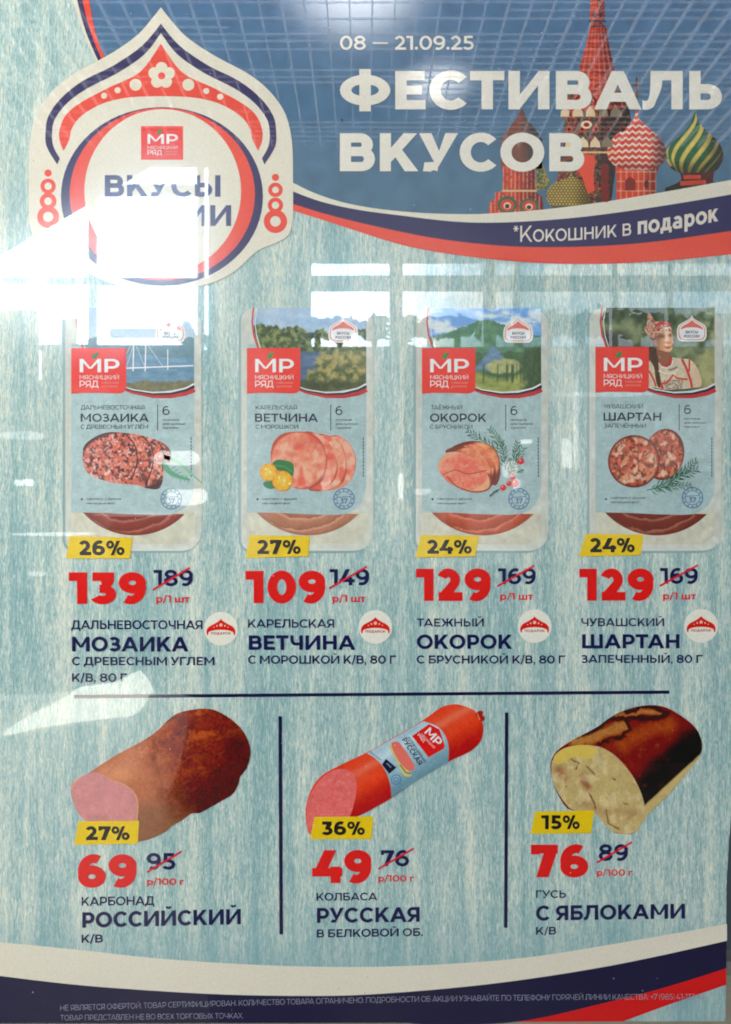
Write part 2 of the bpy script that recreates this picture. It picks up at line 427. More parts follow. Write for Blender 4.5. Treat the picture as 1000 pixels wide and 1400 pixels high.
        W = 1.24; a = w * .68; A(.27, .72, .27, .28, 0, 360, a, a); A(W - .27, .28, .27, .28, 0, 360, a, a); D(.3, 0, W - .3 - .85 * w, 1, .85 * w); lb = rb = .03
    elif c == '/': W = .5; D(0, -.12, W - w * .75, 1.08, w * .75); lb = rb = .0
    elif c == '.': W = w * 1.15; g.p.append(ell(W / 2, W / 2, W / 2, n=12)); lb = rb = .05
    elif c == ':': W = w * 1.1; g.p += [ell(W / 2, W / 2, W / 2, n=8), ell(W / 2, .6, W / 2, n=8)]; lb = rb = .05
    elif c == ',': W = w * 1.1; g.p.append([(0, w * .9), (w * 1.1, w * .95), (w * 1.05, w * .5), (w * .6, -.2), (w * .15, -.2), (w * .4, .02), (0, .1)]); lb = rb = .05
    elif c == '—': W = 1.1; R(0, .42, W, .42 + h * .7); lb = rb = .1
    elif c == '-': W = .4; R(0, .35, W, .35 + h * .9); lb = rb = .06
    elif c == '+': W = .6; R(0, .42, W, .42 + h * .9); R(.3 - w * .45, .15, .3 + w * .45, .75); lb = rb = .06
    elif c in '()':
        W = .28; A(.5, .45, .5, .7, 125, 235, w * .8, w * .5); lb = rb = .04
        g.p = [[(x * .8 - .0, y) for x, y in p] for p in g.p]
        if c == ')': g.mirror(W)
    elif c == '*':
        W = .42
        for k in range(3):
            t = math.radians(30 + 60 * k + 30); dx, dy = math.cos(t) * .2, math.sin(t) * .2; e_ = w * .26
            g.p.append([(.21 - dx - dy / .2 * e_, .82 - dy + dx / .2 * e_), (.21 - dx + dy / .2 * e_, .82 - dy - dx / .2 * e_), (.21 + dx + dy / .2 * e_, .82 + dy - dx / .2 * e_), (.21 + dx - dy / .2 * e_, .82 + dy + dx / .2 * e_)])
        lb = rb = .02
    elif c == ' ': W = .16; lb = rb = .1
    elif c == 'а': W = .72; R(W - w, 0, W, .48); A(W / 2, .46, W / 2, .3, 0, 140); A(.32, .23, .32, .235, 90, 270); R(.3, .46 - h * .8, W, .46); R(.3, 0, W - .1, h * .8); rb = .09; lb = .05
    elif c == 'р': W = .78; R(0, -.27, w, .76); A(W / 2 + .01, .38, W / 2 - .01, .39, 0, 360); rb = rd
    elif c == 'е': W = .8; A(W / 2, .38, W / 2, .39, 0, 320); R(.1, .38 - h * .4, W - .08, .38 + h * .4); lb = rb = rd
    elif c == 'у': W = .76; D(.12, -.27, W - 1.1 * w, .76, 1.1 * w); g.p.append([(0, .76), (1.1 * w, .76), (.45 * W + .14, .12), (.42 * W - .02, .1)]); lb = rb = 0
    elif c == 'б': return glyph('6', w)
    elif c.upper() in 'КВОШНИПДГТЛМСЗЧЬЫЯХЖЙЭЮЦ' and c.islower():
        p, W, l, r = glyph(c.upper(), w / .76)
        return [[(x * .76, y * .76) for x, y in q] for q in p], W * .76, l * .8, r * .8
    else: W = .5; R(0, 0, W, 1)
    return g.p, W, lb, rb

_GC = {}
def text_polys(s, w):
    out = []; x = 0; prev = None
    for ch in s:
        p, W, lb, rb = glyph(ch, w)
        x += lb
        kern = 0
        if prev and (prev + ch) in ('ТА', 'АТ', 'РА', 'ГА', 'ГУ', 'АЧ', 'ЛЬ'): kern = -.08 if 'А' in prev + ch else 0
        x += kern
        out.append(([[(a + x, b) for a, b in q] for q in p])); x += W + rb
        prev = ch
    xs = [a for gl in out for q in gl for a, b in q]
    return out, min(xs), max(xs)
def letters(s, x0, x1, base, cap, w, slope=0.0, warp=None):
    """triangulated lettering fitted between x0 and x1, baseline at base (sheet units), -> V, F"""
    gl, a, b = text_polys(s, w)
    sx = (x1 - x0) / (b - a); VV = []; FF = []; nb = 0
    for q in gl:
        V, f = union_tris([[(px * 100, py * 100) for px, py in p] for p in q]) if q else (None, None)
        if V is None or len(V) == 0: continue
        X = x0 + (V[:, 0] / 100 - a) * sx
        Y = base - V[:, 1] / 100 * cap + (X - x0) * slope
        if warp:
            Y = Y - base + warp(X)
        VV.append(np.stack([X, Y], 1)); FF += [[i + nb for i in t] for t in f]; nb += len(V)
    return np.concatenate(VV), FF
def text(name, rows, layer, parent, label=None):
    """rows: (string, x0, x1, baseline, cap height, weight, rgb[, slope[, warp]])"""
    o = None
    for r in rows:
        V, f = letters(*r[:6], *(r[7:]))
        q = build(name, [(V, f, r[6], layer)], parent, label)
        o = o or q
    return o

NAVY = (28, 34, 64); NAVYT = (36, 40, 72); RED = (202, 42, 40); ORED = (210, 76, 60)
BEIGE = (203, 195, 172); BEIGE2 = (206, 195, 168); YEL = (228, 177, 36); BLACK = (34, 30, 40); BLUE = (58, 98, 146)

# ------------------------------------------------------------------ the room the glossy sheet mirrors
def boxes(name, bs, mat, parent=None, **kw):
    vs, fs = [], []
    for (x0, y0, z0, x1, y1, z1) in bs:
        b = len(vs)
        vs += [(x0, y0, z0), (x1, y0, z0), (x1, y1, z0), (x0, y1, z0), (x0, y0, z1), (x1, y0, z1), (x1, y1, z1), (x0, y1, z1)]
        fs += [[b + i for i in f] for f in ((0, 3, 2, 1), (4, 5, 6, 7), (0, 1, 5, 4), (1, 2, 6, 5), (2, 3, 7, 6), (3, 0, 4, 7))]
    me = bpy.data.meshes.new(name); me.from_pydata(vs, [], fs); me.update()
    o = link(name, me, mat, parent)
    return tag(o, **kw)

DF = 4.0                                   # facade distance
def fb(x0, y0, x1, y1, d0=DF, d1=DF + .12):      # a facade box from mirrored coordinates
    a = BACK(x0, y1, DF); b = BACK(x1, y0, DF)
    return (a[0], -d1, a[2], b[0], -d0, b[2])
M_wall = plain('facade_plaster', (.72, .73, .70), .85, scale=3)
M_frame = plain('window_frame_paint', (.50, .50, .47), .6)
M_floor = plain('stone_floor', (.20, .18, .16), .35, var=.25, scale=2)
M_ceil = plain('ceiling_backing', (.20, .22, .24), .8, scale=2)
M_strip = plain('ceiling_strip_light', (.8, .8, .78), .6, emit=(.95, .97, 1, 1.35))
M_strip2 = plain('ceiling_cross_strip_light', (.8, .8, .78), .6, emit=(.95, .97, 1, .7))
M_lamp = plain('lamp_diffuser', (.9, .9, .9), .4, emit=(1, .98, .95, 9.0))
M_dark = plain('dark_cladding', (.07, .075, .08), .7)
M_pale = plain('pale_cladding', (.55, .56, .54), .7)
M_green = plain('tree_foliage', (.06, .09, .04), .8, var=.4, scale=6)
M_cloth = plain('pale_cloth', (.62, .56, .50), .9)
M_cream = plain('cream_patch_glow', (.9, .85, .7), .8, emit=(1, .94, .8, 6))

boxes('side_wall', [(-9.1, -DF, 0, -8.9, .8, 4.0)], M_wall, kind='structure')
boxes('side_wall', [(8.9, -DF, 0, 9.1, .8, 4.0)], M_wall, kind='structure')
boxes('floor', [(-9, -30, -0.02, 9, .8, 0.0)], M_floor, kind='structure')
# facade wall around the two windows
wins = [(-180, 218, 285, 520), (424, 352, 1120, 474)]
Wb = []
Wb.append(fb(-1600, -60, -180, 1042)); Wb.append(fb(-180, -60, 285, 218)); Wb.append(fb(-180, 520, 285, 1042))
Wb.append(fb(285, -60, 424, 1042)); Wb.append(fb(424, -60, 1120, 352)); Wb.append(fb(424, 474, 1120, 1042)); Wb.append(fb(1120, -60, 2600, 1042))
Wb = []
Wb.append(fb(-1600, -60, -180, 775)); Wb.append(fb(-180, -60, 285, 218)); Wb.append(fb(-180, 520, 285, 775))
Wb.append(fb(285, -60, 424, 775)); Wb.append(fb(424, -60, 1120, 352)); Wb.append(fb(424, 474, 1120, 775)); Wb.append(fb(1120, -60, 2600, 775))
boxes('facade_wall', Wb, M_wall, kind='structure')
boxes('facade_base', [fb(-1600, 775.5, 2600, 1042)], plain('dark_wainscot', (.10, .10, .09), .6), kind='structure')
def film():
    m = bpy.data.materials.new('dimming_film'); N, L = nodes_of(m); N.remove(N['Principled BSDF'])
    t = N.new('ShaderNodeBsdfTransparent'); t.inputs[0].default_value = (.055, .055, .053, 1); L.new(t.outputs[0], N['Material Output'].inputs[0]); return m
tag(boxes('dimming_pane', [fb(48, 474, 284, 519, DF + .09, DF + .1)], film()), 'added dimming pane low in the left window', 'window')  # tinted sheet added to dim the sky low in this window
def window(name, label, bars):
    x = [BACK(b[0], b[1], DF) for b in bars]
    r = empty(name, (BACK(bars[0][0], bars[0][3], DF)[0], -DF, 0)); tag(r, label, 'window', 'facade windows')
    for b in bars: boxes('mullion', [fb(*b, DF + .015, DF + .075)], M_frame, r)
window('shop_window', 'large left window with two mullions and bright sky', [(119.5, 263, 127.5, 520), (269, 219, 277, 520), (-179, 250.5, 268.5, 262), (128, 378.5, 268.5, 386), (-179, 377.5, 119, 384.5), (277.5, 378.5, 284, 386), (-179, 470, 119, 476), (128, 471, 268.5, 477)])
window('shop_window', 'long low right window with two rows of panes', [(424.5, 375.5, 1119, 394), (533, 352.5, 551, 375), (533, 394.5, 551, 473), (662, 352.5, 679, 375), (662, 394.5, 679, 473), (702, 352.5, 712, 375), (702, 394.5, 712, 473), (838, 352.5, 846, 375), (838, 394.5, 846, 473), (915, 352.5, 922, 375), (915, 394.5, 922, 473)])
# ceiling with its fine luminous grid
CZ = BACK(0, 203, DF)[2]
boxes('ceiling', [(-9, -DF + .001, CZ + .03, 9, .8, CZ + .08)], M_ceil, kind='structure')
grid = empty('ceiling_light_grid', (0, -3, CZ)); tag(grid, 'fine luminous grid ceiling above the lobby', 'ceiling light')
rr0 = random.Random(21)
for i in range(-22, 25):
    x = i * .098 + .03
    w = rr0.uniform(.002, .0034) if i % 3 else rr0.uniform(.0036, .0048)
    boxes('light_strip', [(x - w, -DF + .01, CZ, x + w, -1.6, CZ + .02)], M_strip, grid)
for j in range(40):
    y = -DF + .03 + j * .0575 + rr0.uniform(-.006, .006)
    xa, xb = (-2.4, 2.5) if rr0.random() < .5 else rr0.choice([(-2.4, rr0.uniform(-1, 0)), (rr0.uniform(-.2, .8), 2.5), (-2.4, -.5), (.3, 2.5)])
    o = boxes('cross_strip', [(xa, y, CZ + .021, xb, y + rr0.uniform(.005, .008), CZ + .029)], M_strip2, grid)
# two round-cornered lamps hanging under the grid
def lampbox(px, py, w, h, d, mat=M_lamp):
    c = BACK(px, py, d)
    bm_v = rrect(-w, -h, w, h, min(w, h) * .95, 8)
    n = len(bm_v); vs = [(c[0] + a, c[1] + b, c[2]) for a, b in bm_v] + [(c[0] + a, c[1] + b, c[2] + .05) for a, b in bm_v]
    me = bpy.data.meshes.new('ceiling_lamp'); me.from_pydata(vs, [], [list(range(n))[::-1], list(range(n, 2 * n))] + [[i, (i + 1) % n, n + (i + 1) % n, n + i] for i in range(n)])
    return link('ceiling_lamp', me, mat)
# a small spot lamp facing the sheet: the soft glare over the headline
def disc(name, px, py, rx, ry, d, mat, **kw):
    c = BACK(px, py, d); t = (CAM_D + d) / F
    p = ell(0, 0, rx * t, ry * t, 32); n = len(p)
    vs = [(c[0] + a, c[1], c[2] + b) for a, b in p] + [(c[0] + a, c[1] - .05, c[2] + b) for a, b in p]
    me = bpy.data.meshes.new(name); me.from_pydata(vs, [], [list(range(n)), list(range(n, 2 * n))[::-1]] + [[i, n + i, n + (i + 1) % n, (i + 1) % n] for i in range(n)])
    return tag(link(name, me, mat), **kw)

def glow(name, st, base=.22, ax='Z'):
    m = plain(name, (base, base, base), .6, var=.02); N, L = nodes_of(m); p = N['Principled BSDF']
    tc = N.new('ShaderNodeTexCoord'); mp = N.new('ShaderNodeMapping'); mp.inputs['Location'].default_value = (-.5, 0, -.5) if ax == 'Z' else (-.5, -.5, 0); mp.inputs['Scale'].default_value = (1, 0, 1) if ax == 'Z' else (1, 1, 0)
    L.new(tc.outputs['Generated'], mp.inputs[0]); ln = N.new('ShaderNodeVectorMath'); ln.operation = 'LENGTH'; L.new(mp.outputs[0], ln.inputs[0])
    mr = N.new('ShaderNodeMapRange'); mr.interpolation_type = 'SMOOTHERSTEP'; mr.inputs[1].default_value = 0; mr.inputs[2].default_value = .5; mr.inputs[3].default_value = st; mr.inputs[4].default_value = 0
    L.new(ln.outputs['Value'], mr.inputs[0]); L.new(mr.outputs[0], p.inputs['Emission Strength']); p.inputs['Emission Color'].default_value = (.97, .98, 1, 1)
    return m
def glow_panel(name, px0, px1, py0, py1, m, **kw):
    H = CZ - EYE; d0 = H * F / (700 - py0) - CAM_D; d1 = H * F / (700 - py1) - CAM_D; dm = (d0 + d1) / 2; t = (CAM_D + dm) / F
    cx = ((px0 + px1) / 2 - 500) * t; p = ell(cx, -dm, (px1 - px0) / 2 * t, (d1 - d0) / 2, 40); n = len(p)
    vs = [(a, b, CZ + .0292) for a, b in p] + [(a, b, CZ + .0298) for a, b in p]
    me = bpy.data.meshes.new(name); me.from_pydata(vs, [], [list(range(n))[::-1], list(range(n, 2 * n))] + [[i, (i + 1) % n, n + (i + 1) % n, n + i] for i in range(n)])
    return tag(link(name, me, m), **kw)
glow_panel('ceiling_lamp', 330, 640, -260, 96, glow('frosted_lamp_glass', 14, .2, 'Y'), label='large frosted lamp behind the grid ceiling nearest the poster', cat='lamp')
glow_panel('ceiling_lamp', 530, 668, 78, 160, glow('frosted_spot_glass', 10, .2, 'Y'), label='smaller frosted lamp behind the grid ceiling near the facade', cat='lamp')
# outside: sky, canopy, buildings, trees
def sky_mat():
    m = bpy.data.materials.new('daylight_sky'); N, L = nodes_of(m); N.remove(N['Principled BSDF'])
    em = N.new('ShaderNodeEmission'); tc = N.new('ShaderNodeTexCoord'); sx = N.new('ShaderNodeSeparateXYZ'); L.new(tc.outputs['Object'], sx.inputs[0])
    mr = N.new('ShaderNodeMapRange'); mr.interpolation_type = 'SMOOTHSTEP'; mr.inputs[1].default_value = -24; mr.inputs[2].default_value = 24; mr.inputs[3].default_value = 34; mr.inputs[4].default_value = 3.6
    L.new(sx.outputs['X'], mr.inputs[0])
    mp = N.new('ShaderNodeMapping'); mp.inputs['Scale'].default_value = (.05, .05, .16); L.new(tc.outputs['Object'], mp.inputs[0])
    n = N.new('ShaderNodeTexNoise'); n.inputs['Scale'].default_value = 1; n.inputs['Detail'].default_value = 5; L.new(mp.outputs[0], n.inputs['Vector'])
    r = N.new('ShaderNodeValToRGB'); L.new(n.outputs['Fac'], r.inputs[0]); r.color_ramp.elements[0].position = .42; r.color_ramp.elements[1].position = .58
    r.color_ramp.elements[0].color = (.52, .72, .92, 1); r.color_ramp.elements[1].color = (1, .98, .93, 1)
    L.new(r.outputs[0], em.inputs[0]); L.new(mr.outputs[0], em.inputs[1]); L.new(em.outputs[0], N['Material Output'].inputs[0])
    return m
vs, fs = [], []
n = 24
for i in range(n + 1):
    a = math.radians(200 + 140 * i / n)
    for z in (-1, 60): vs.append((110 * math.cos(a), 110 * math.sin(a), z))
fs = [[2 * i, 2 * i + 1, 2 * i + 3, 2 * i + 2] for i in range(n)]
me = bpy.data.meshes.new('sky'); me.from_pydata(vs, [], fs); tag(link('sky', me, sky_mat()), kind='structure')
boxes('ground', [(-150, -150, -.2, 150, -DF - .2, -.05)], M_floor, kind='structure')
# sloping canopy beyond the left window
a = BACK(-720, 755, 5.0); b = BACK(300, 158, 5.0); c = BACK(300, 60, 5.0)
me = bpy.data.meshes.new('canopy'); zt = c[2] + 2.2
pr = [(a[0], a[2]), (b[0], b[2]), (b[0], zt), (a[0], zt)]
vs = [(x, -5.0, z) for x, z in pr] + [(x, -5.15, z) for x, z in pr]
me.from_pydata(vs, [], [[0, 1, 2, 3], [7, 6, 5, 4]] + [[i, (i + 1) % 4 + 0, (i + 1) % 4 + 4, i + 4][::-1] for i in range(4)])
tag(link('canopy', me, M_pale), 'pale sloping canopy outside the left window', 'canopy')
def ob(x0, y0, x1, y1, d, dep=.5):
    p = BACK(x0, y1, d); q = BACK(x1, y0, d); return (p[0], -d - dep, p[2], q[0], -d, q[2])
boxes('building', [ob(-300, 423, 48, 560, 22, .3)], M_pale, label='grey block of a building outside the left window', cat='building')
boxes('building', [ob(150, 449, 232, 460, 30, .3)], M_dark, label='low dark roofed building beyond the left window', cat='building')
boxes('road_sign', [ob(84, 436, 93, 474, 16, .1), ob(95, 434, 104, 474, 16, .1)], M_dark, label='pair of dark sign boards outside the window', cat='sign')
rr = random.Random(4)
def tree(px, py, rx, ry, d, n=260):
    r = empty('tree', (BACK(px, 474, d)[0], -d, 0)); tag(r, 'dark leafy tree outside the lobby windows', 'tree', 'trees outside the windows')
    vs, fs = [], []
    for k in range(n):
        u = rr.gauss(0, .42); v = rr.gauss(0, .42); q = BACK(px + u * rx, py + v * ry, d); s = rr.uniform(.03, .07) * d / 9
        w = rr.uniform(-.8, .8); b_ = len(vs)
        for ax, az in ((-s, 0), (0, -s * .6), (s, 0), (0, s * .6)):
            vs.append((q[0] + ax, q[1] + w + rr.uniform(-s, s), q[2] + az + rr.uniform(-s, s) * .5))
        fs.append([b_, b_ + 1, b_ + 2, b_ + 3])
    me = bpy.data.meshes.new('crown'); me.from_pydata(vs, [], fs); link('crown', me, M_green, r)
    q = BACK(px, py, d)
    boxes('trunk', [(q[0] - .08, q[1] - .08, 0, q[0] + .08, q[1] + .08, q[2])], M_dark, r)
tree(262, 462, 20, 12, 14, 120)
for q_ in range(15):
    tree(430 + q_ * 40 + rr.uniform(-8, 8), 449 - .0 * q_ - (4 if q_ > 5 else 0), 22, 9 + (3 if q_ > 5 else 0), 20, 150)

# shapes, mostly added, that only show as faint reflections
def slab(name, pts, d, dep, mat, **kw):
    p = [BACK(x, y, d) for x, y in pts]; n = len(p)
    vs = [(q[0], -d, q[2]) for q in p] + [(q[0], -d - dep, q[2]) for q in p]
    me = bpy.data.meshes.new(name); me.from_pydata(vs, [], [list(range(n)), list(range(n, 2 * n))[::-1]] + [[i, n + i, n + (i + 1) % n, (i + 1) % n] for i in range(n)])
    return tag(link(name, me, mat), **kw)
M_coat_veil = plain('coat_veil_tone', (.72, .70, .68), .9)
slab('coat_veil_shape', [(-160, 962), (40, 958), (200, 950), (256, 962), (256, 985), (247, 1045), (236, 1075), (224, 1110), (218, 1160), (222, 1210), (240, 1250), (262, 1290), (280, 1340), (292, 1410), (296, 1700), (-160, 1700)], 1.0, .06, M_coat_veil, label='pale coat shape added for the mirrored veil', cat='coat')  # invented outline, put here so the sheet mirrors a pale veil
slab('sleeve_veil_shape', [(228, 962), (256, 963), (256, 1000), (246, 1045), (234, 1078), (222, 1082), (216, 1030)], .97, .02, plain('sleeve_veil_tone', (.92, .86, .84), .9), label='pale sleeve shape added for the brighter edge of the veil', cat='sleeve')  # lighter strip added where the mirrored veil is strongest
slab('sunlit_glow_patch', [(0, 1006), (28, 986), (66, 966), (92, 952), (100, 945), (150, 938), (184, 921), (196, 934), (203, 950), (196, 966), (182, 979), (150, 982), (100, 988), (50, 996), (18, 1004)], .99, .04, M_cream, label='added cream glow standing in for a sunlit patch', cat='lamp')  # added emitter for a sunlit-looking reflection, no lamp stands here
M_panel_glow = plain('pale_panel_glow', (.9, .9, .88), .5, emit=(1, 1, .98, .5))  # emission added so the pale panels show in the reflection
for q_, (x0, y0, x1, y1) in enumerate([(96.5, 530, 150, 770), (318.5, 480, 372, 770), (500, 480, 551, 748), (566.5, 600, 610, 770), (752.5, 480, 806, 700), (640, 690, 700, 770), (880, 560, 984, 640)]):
    boxes('added_glow_panel', [fb(x0, y0, x1, y1, DF - .03, DF - .003)], M_panel_glow, label=['added pale glow panel over the first pack left edge', 'added pale tall glow panel over the second pack', 'added pale tall glow panel between second and third packs', 'added short pale glow panel over the third pack food', 'added pale tall glow panel between third and fourth packs', 'low pale panel over the third pack stamp', 'wide pale panel over the fourth pack food'][q_], cat='panel', group='pale facade panels with added glow')
dk = [(60, 560, 96, 1040), (286, 480, 318, 1040), (552, 474, 566, 800), (736, 474, 752, 900), (985, 474, 1040, 1040)]
for x0, y0, x1, y1 in dk:
    boxes('door_post', [fb(x0, y0, x1, y1, DF - .06, DF - .002)], M_dark, label='dark upright door post of the lobby facade', cat='post', group='dark door posts')
gl = [(210, 617, 272, 637, .8), (226, 668, 284, 690, .8), (20, 728, 128, 733, .6), (18, 655, 44, 664, .8), (545, 647, 552, 682, .8), (566, 668, 590, 676, .5), (0, 590, 60, 600, .35), (688, 630, 708, 652, .6), (712, 600, 728, 606, .8), (702, 655, 712, 668, .7), (770, 600, 782, 640, .6), (786, 520, 792, 640, .35), (38, 782, 62, 788, .4), (750, 536, 900, 541, .25), (126, 700, 240, 706, .25), (440, 640, 452, 672, .2)]
WL = ['wide added glow over the charcoal ham picture', 'rounded added glow beside the first pack stamp', 'long thin added glow left of the first pack bottom', 'small white added glow far left beside the ham picture', 'upright added glow between the second and third packs', 'short flat added glow just left of the third pack', 'long faint added glow at the far left edge', 'round added glow over the rosemary of the third pack',
      'thin added glow above the red berries', 'small square added glow over the lower red berries', 'upright added glow right of the third pack', 'tall thin added glow between the third and fourth packs', 'short dim line left of the first red price', 'long dim line across the fourth pack name', 'dim line crossing the first pack small print', 'faint upright added glow over the second ham']
for i, (x0, y0, x1, y1, s) in enumerate(gl):
    c = ((x0 + x1) / 2, (y0 + y1) / 2); hw = (x1 - x0) / 2; hh = (y1 - y0) / 2
    pts = [(c[0] + hw * math.copysign(abs(math.cos(t)) ** .6, math.cos(t)) + rr.uniform(-.12, .12) * hw, c[1] + hh * math.copysign(abs(math.sin(t)) ** .6, math.sin(t)) + rr.uniform(-.2, .2) * hh) for t in [2 * math.pi * k / 12 for k in range(12)]][::-1]
    mm = plain('glint_slab_glow', (.8, .8, .8), .5, emit=(1, 1, .97, 9 * s))  # made-up emitters, one wherever a mirrored glint falls
    slab('glint_slab', pts, 3.6, .03, mm, label=WL[i], cat='lamp', group='added glowing slabs mirrored as glints')


# ------------------------------------------------------------------ what is behind and beside the sheet
M_back = plain('blue_grey_panel', (.06, .085, .10), .7, scale=5)
M_sill = plain('beige_panel', (.36, .32, .24), .7, scale=12)
M_rail = plain('dull_metal_rail', (.20, .20, .17), .5, scale=30)
def at(x, y): return ((x - 500) * K, EYE + (700 - y) * K)
def wb_(x0, y0, x1, y1, d0, d1): a = at(x0, y1); b = at(x1, y0); return (a[0], d0, a[1], b[0], d1, b[1])
boxes('back_wall', [wb_(-700, -600, 1700, 1318, .020, .06)], M_back, kind='structure')
boxes('lower_wall', [wb_(-700, 1338, 1700, 3200, .012, .06)], M_sill, kind='structure')
boxes('wall_rail', [wb_(-700, 1318.5, 1700, 1337.5, .004, .06)], M_rail, label='thin dull metal rail behind the right edge of the poster', cat='rail')

# ------------------------------------------------------------------ THE POSTER
poster = empty('poster', PX(480, 1396)); tag(poster, 'glossy printed food festival poster with meat products and prices behind reflections', 'poster')
sheet_edge = [(-60, -70), (1006, -70), (1006, 900), (1002, 1090), (997, 1150), (993.5, 1210), (993, 1320), (992, 1396), (-60, 1399)]
V, f = union_tris([sheet_edge])
vs = [PX(x, y) for x, y in V]; nb = len(sheet_edge)
fs = [t[::-1] for t in f]
me = bpy.data.meshes.new('paper_sheet')
bk = [(x, .0009, z) for x, y, z in [PX(*q) for q in sheet_edge]]; fr = [PX(*q) for q in sheet_edge]
b0 = len(vs); vs += fr; b1 = len(vs); vs += bk
fs += [[b0 + i, b0 + (i + 1) % nb, b1 + (i + 1) % nb, b1 + i] for i in range(nb)] + [[b1 + i for i in range(nb)]]
me.from_pydata(vs, [], fs); link('paper_sheet', me, WOOD, poster)['label'] = 'pale blue washed wood background print'

# --- blue sky panel and the cathedral -----------------------------------------
curve_b = sm([(401, 250), (430, 264), (470, 277), (520, 286), (580, 291.5), (640, 293), (670, 292), (740, 287), (820, 277), (900, 264), (1006, 245)], 4, False)
left_b = sm([(96, -20), (100, 0), (107, 24), (118, 54), (134, 88)], 4, False)
panel = [(p[0] + 12, p[1]) for p in left_b] + [(200, 240), (400, 250)] + curve_b + [(1006, -20)]
def skyfn(x, y):
    t = np.clip((y + 20) / 300, 0, 1)
    c = mixc((74, 102, 130), (76, 104, 120), t)
    return mixc(c, (92, 120, 142), .35 * fbm(x / 90, y / 50, 3) * (1 - t))
paint('sky_panel', [(x, y + 1) for x, y in panel], skyfn, 1, poster, 14, 'deep blue sky panel')

zq = zc(650, 0, .35)
cath = []
def brick(base, dark, s=0, sc=1.0):
    def fn(x, y):
        n_ = fbm(x / 2.2 * sc, y / 3.0 * sc, s); c = mixc(dark, base, ss(.4, .58, n_))
        return mixc(c, (190, 150, 110), .5 * ss(.68, .8, vn(x / 1.7, y / 1.7, s + 4)))
    return fn
ca = build('cathedral', [(*union_tris([zq([(340, 430), (360, 370), (420, 300), (590, 370), (610, 470), (560, 560), (530, 800), (300, 812), (320, 700), (350, 520)])], 1.6), (0, 0, 0), 2)], poster, 'onion domed cathedral in the blue panel')
Vm = np.array([((v.co.x) / K + 500, 700 - (v.co.z - EYE) / K) for v in ca.data.vertices])
cc = brick((150, 52, 36), (40, 34, 38), 1)(Vm[:, 0], Vm[:, 1])
lx = Vm[:, 0]; ly = Vm[:, 1]
g_ = fbm(lx / 3.4, ly / 2.4, 33) > .56; cc[g_] = mixc(cc[g_], (50, 72, 56), .75)
sh = lx > 822; cc[sh] = cc[sh] * .62
A = np.ones((len(lx), 4)); A[:, :3] = alb(cc); ca.data.color_attributes['ink'].data.foreach_set('color', A.ravel().astype(np.float32))
def spirefn(x, y):
    r = (x - 816) / np.maximum(6, (y - 0) * .26 + 4)
    c = mixc((182, 62, 46), (100, 30, 34), ss(-.2, 1.0, r)); rows = (np.mod(y, 6.5) < 1.3)
    c[rows] = c[rows] * .78; rib = np.abs(np.mod((x - 816) / np.maximum(1, .06 * y + 1.5), 1) - .5) < .12
    c[rib] = mixc(c[rib], (214, 120, 84), .6)
    return mixc(c, (70, 40, 40), .5 * ss(.55, .8, fbm(x / 3, y / 3, 8)))
paint('spire', [zq([(456, -40), (500, -40), (505, 20), (507, 80), (498, 92), (515, 112), (522, 170), (545, 275), (548, 330), (590, 420), (360, 440), (400, 330), (408, 260), (432, 180), (447, 112), (450, 92), (447, 80), (449, 20)])], spirefn, 2.4, ca, 1.4, 'tall red tented spire',
      extra=[([zq([(444, 78), (510, 78), (512, 88), (442, 88)]), zq([(452, 100), (508, 100), (510, 106), (450, 106)])], (60, 62, 70)),
             ([zq(ell(466, 60, 8, 10, 8)), zq(ell(490, 60, 7, 10, 8))], (46, 50, 62))])
# kokoshnik gables on the body
gi = []
rg = random.Random(3)
for row, (yy, xs) in enumerate(((392, range(362, 600, 46)), (440, range(350, 600, 50)), (500, range(366, 580, 52)), (560, range(372, 560, 48)))):
    for xx in xs:
        s_ = 20 + rg.uniform(-3, 3); d_ = .6 if xx > 480 else 1
        gi.append(([zq([(xx - s_, yy + 16), (xx - s_ * .9, yy - 4), (xx, yy - 26), (xx + s_ * .9, yy - 4), (xx + s_, yy + 16)])], tuple(v * d_ for v in ((206, 180, 140) if row % 2 else (56, 84, 62)))))
        gi.append(([zq([(xx - s_ * .75, yy + 14), (xx - s_ * .6, yy - 2), (xx, yy - 18), (xx + s_ * .6, yy - 2), (xx + s_ * .75, yy + 14)])], tuple(v * d_ for v in (184, 62, 44))))
        gi.append(([zq(ell(xx, yy + 4, 6, 8, 8))], tuple(v * d_ for v in (60, 26, 30))))
gi += [([zq([(405, 600), (466, 606), (468, 640), (462, 690), (466, 745), (440, 760), (420, 700), (400, 660)])], (206, 74, 56)), ([zq([(340, 592), (545, 592), (545, 600), (340, 600)])], (196, 160, 110)),
       ([zq([(490, 640), (520, 640), (520, 790), (490, 790)])], (112, 40, 36)), ([zq(ell(434, 488, 22, 16, 12))], (214, 190, 150)), ([zq(ell(434, 488, 12, 9, 10))], (150, 40, 34))]
gm = {}
for q_, c__ in gi: gm.setdefault(tuple(round(v) for v in c__), []).extend(q_)
flat('gable', [(v_, k_) for k_, v_ in gm.items()], 2.4, ca, 'rows of pointed gables and brick trim')
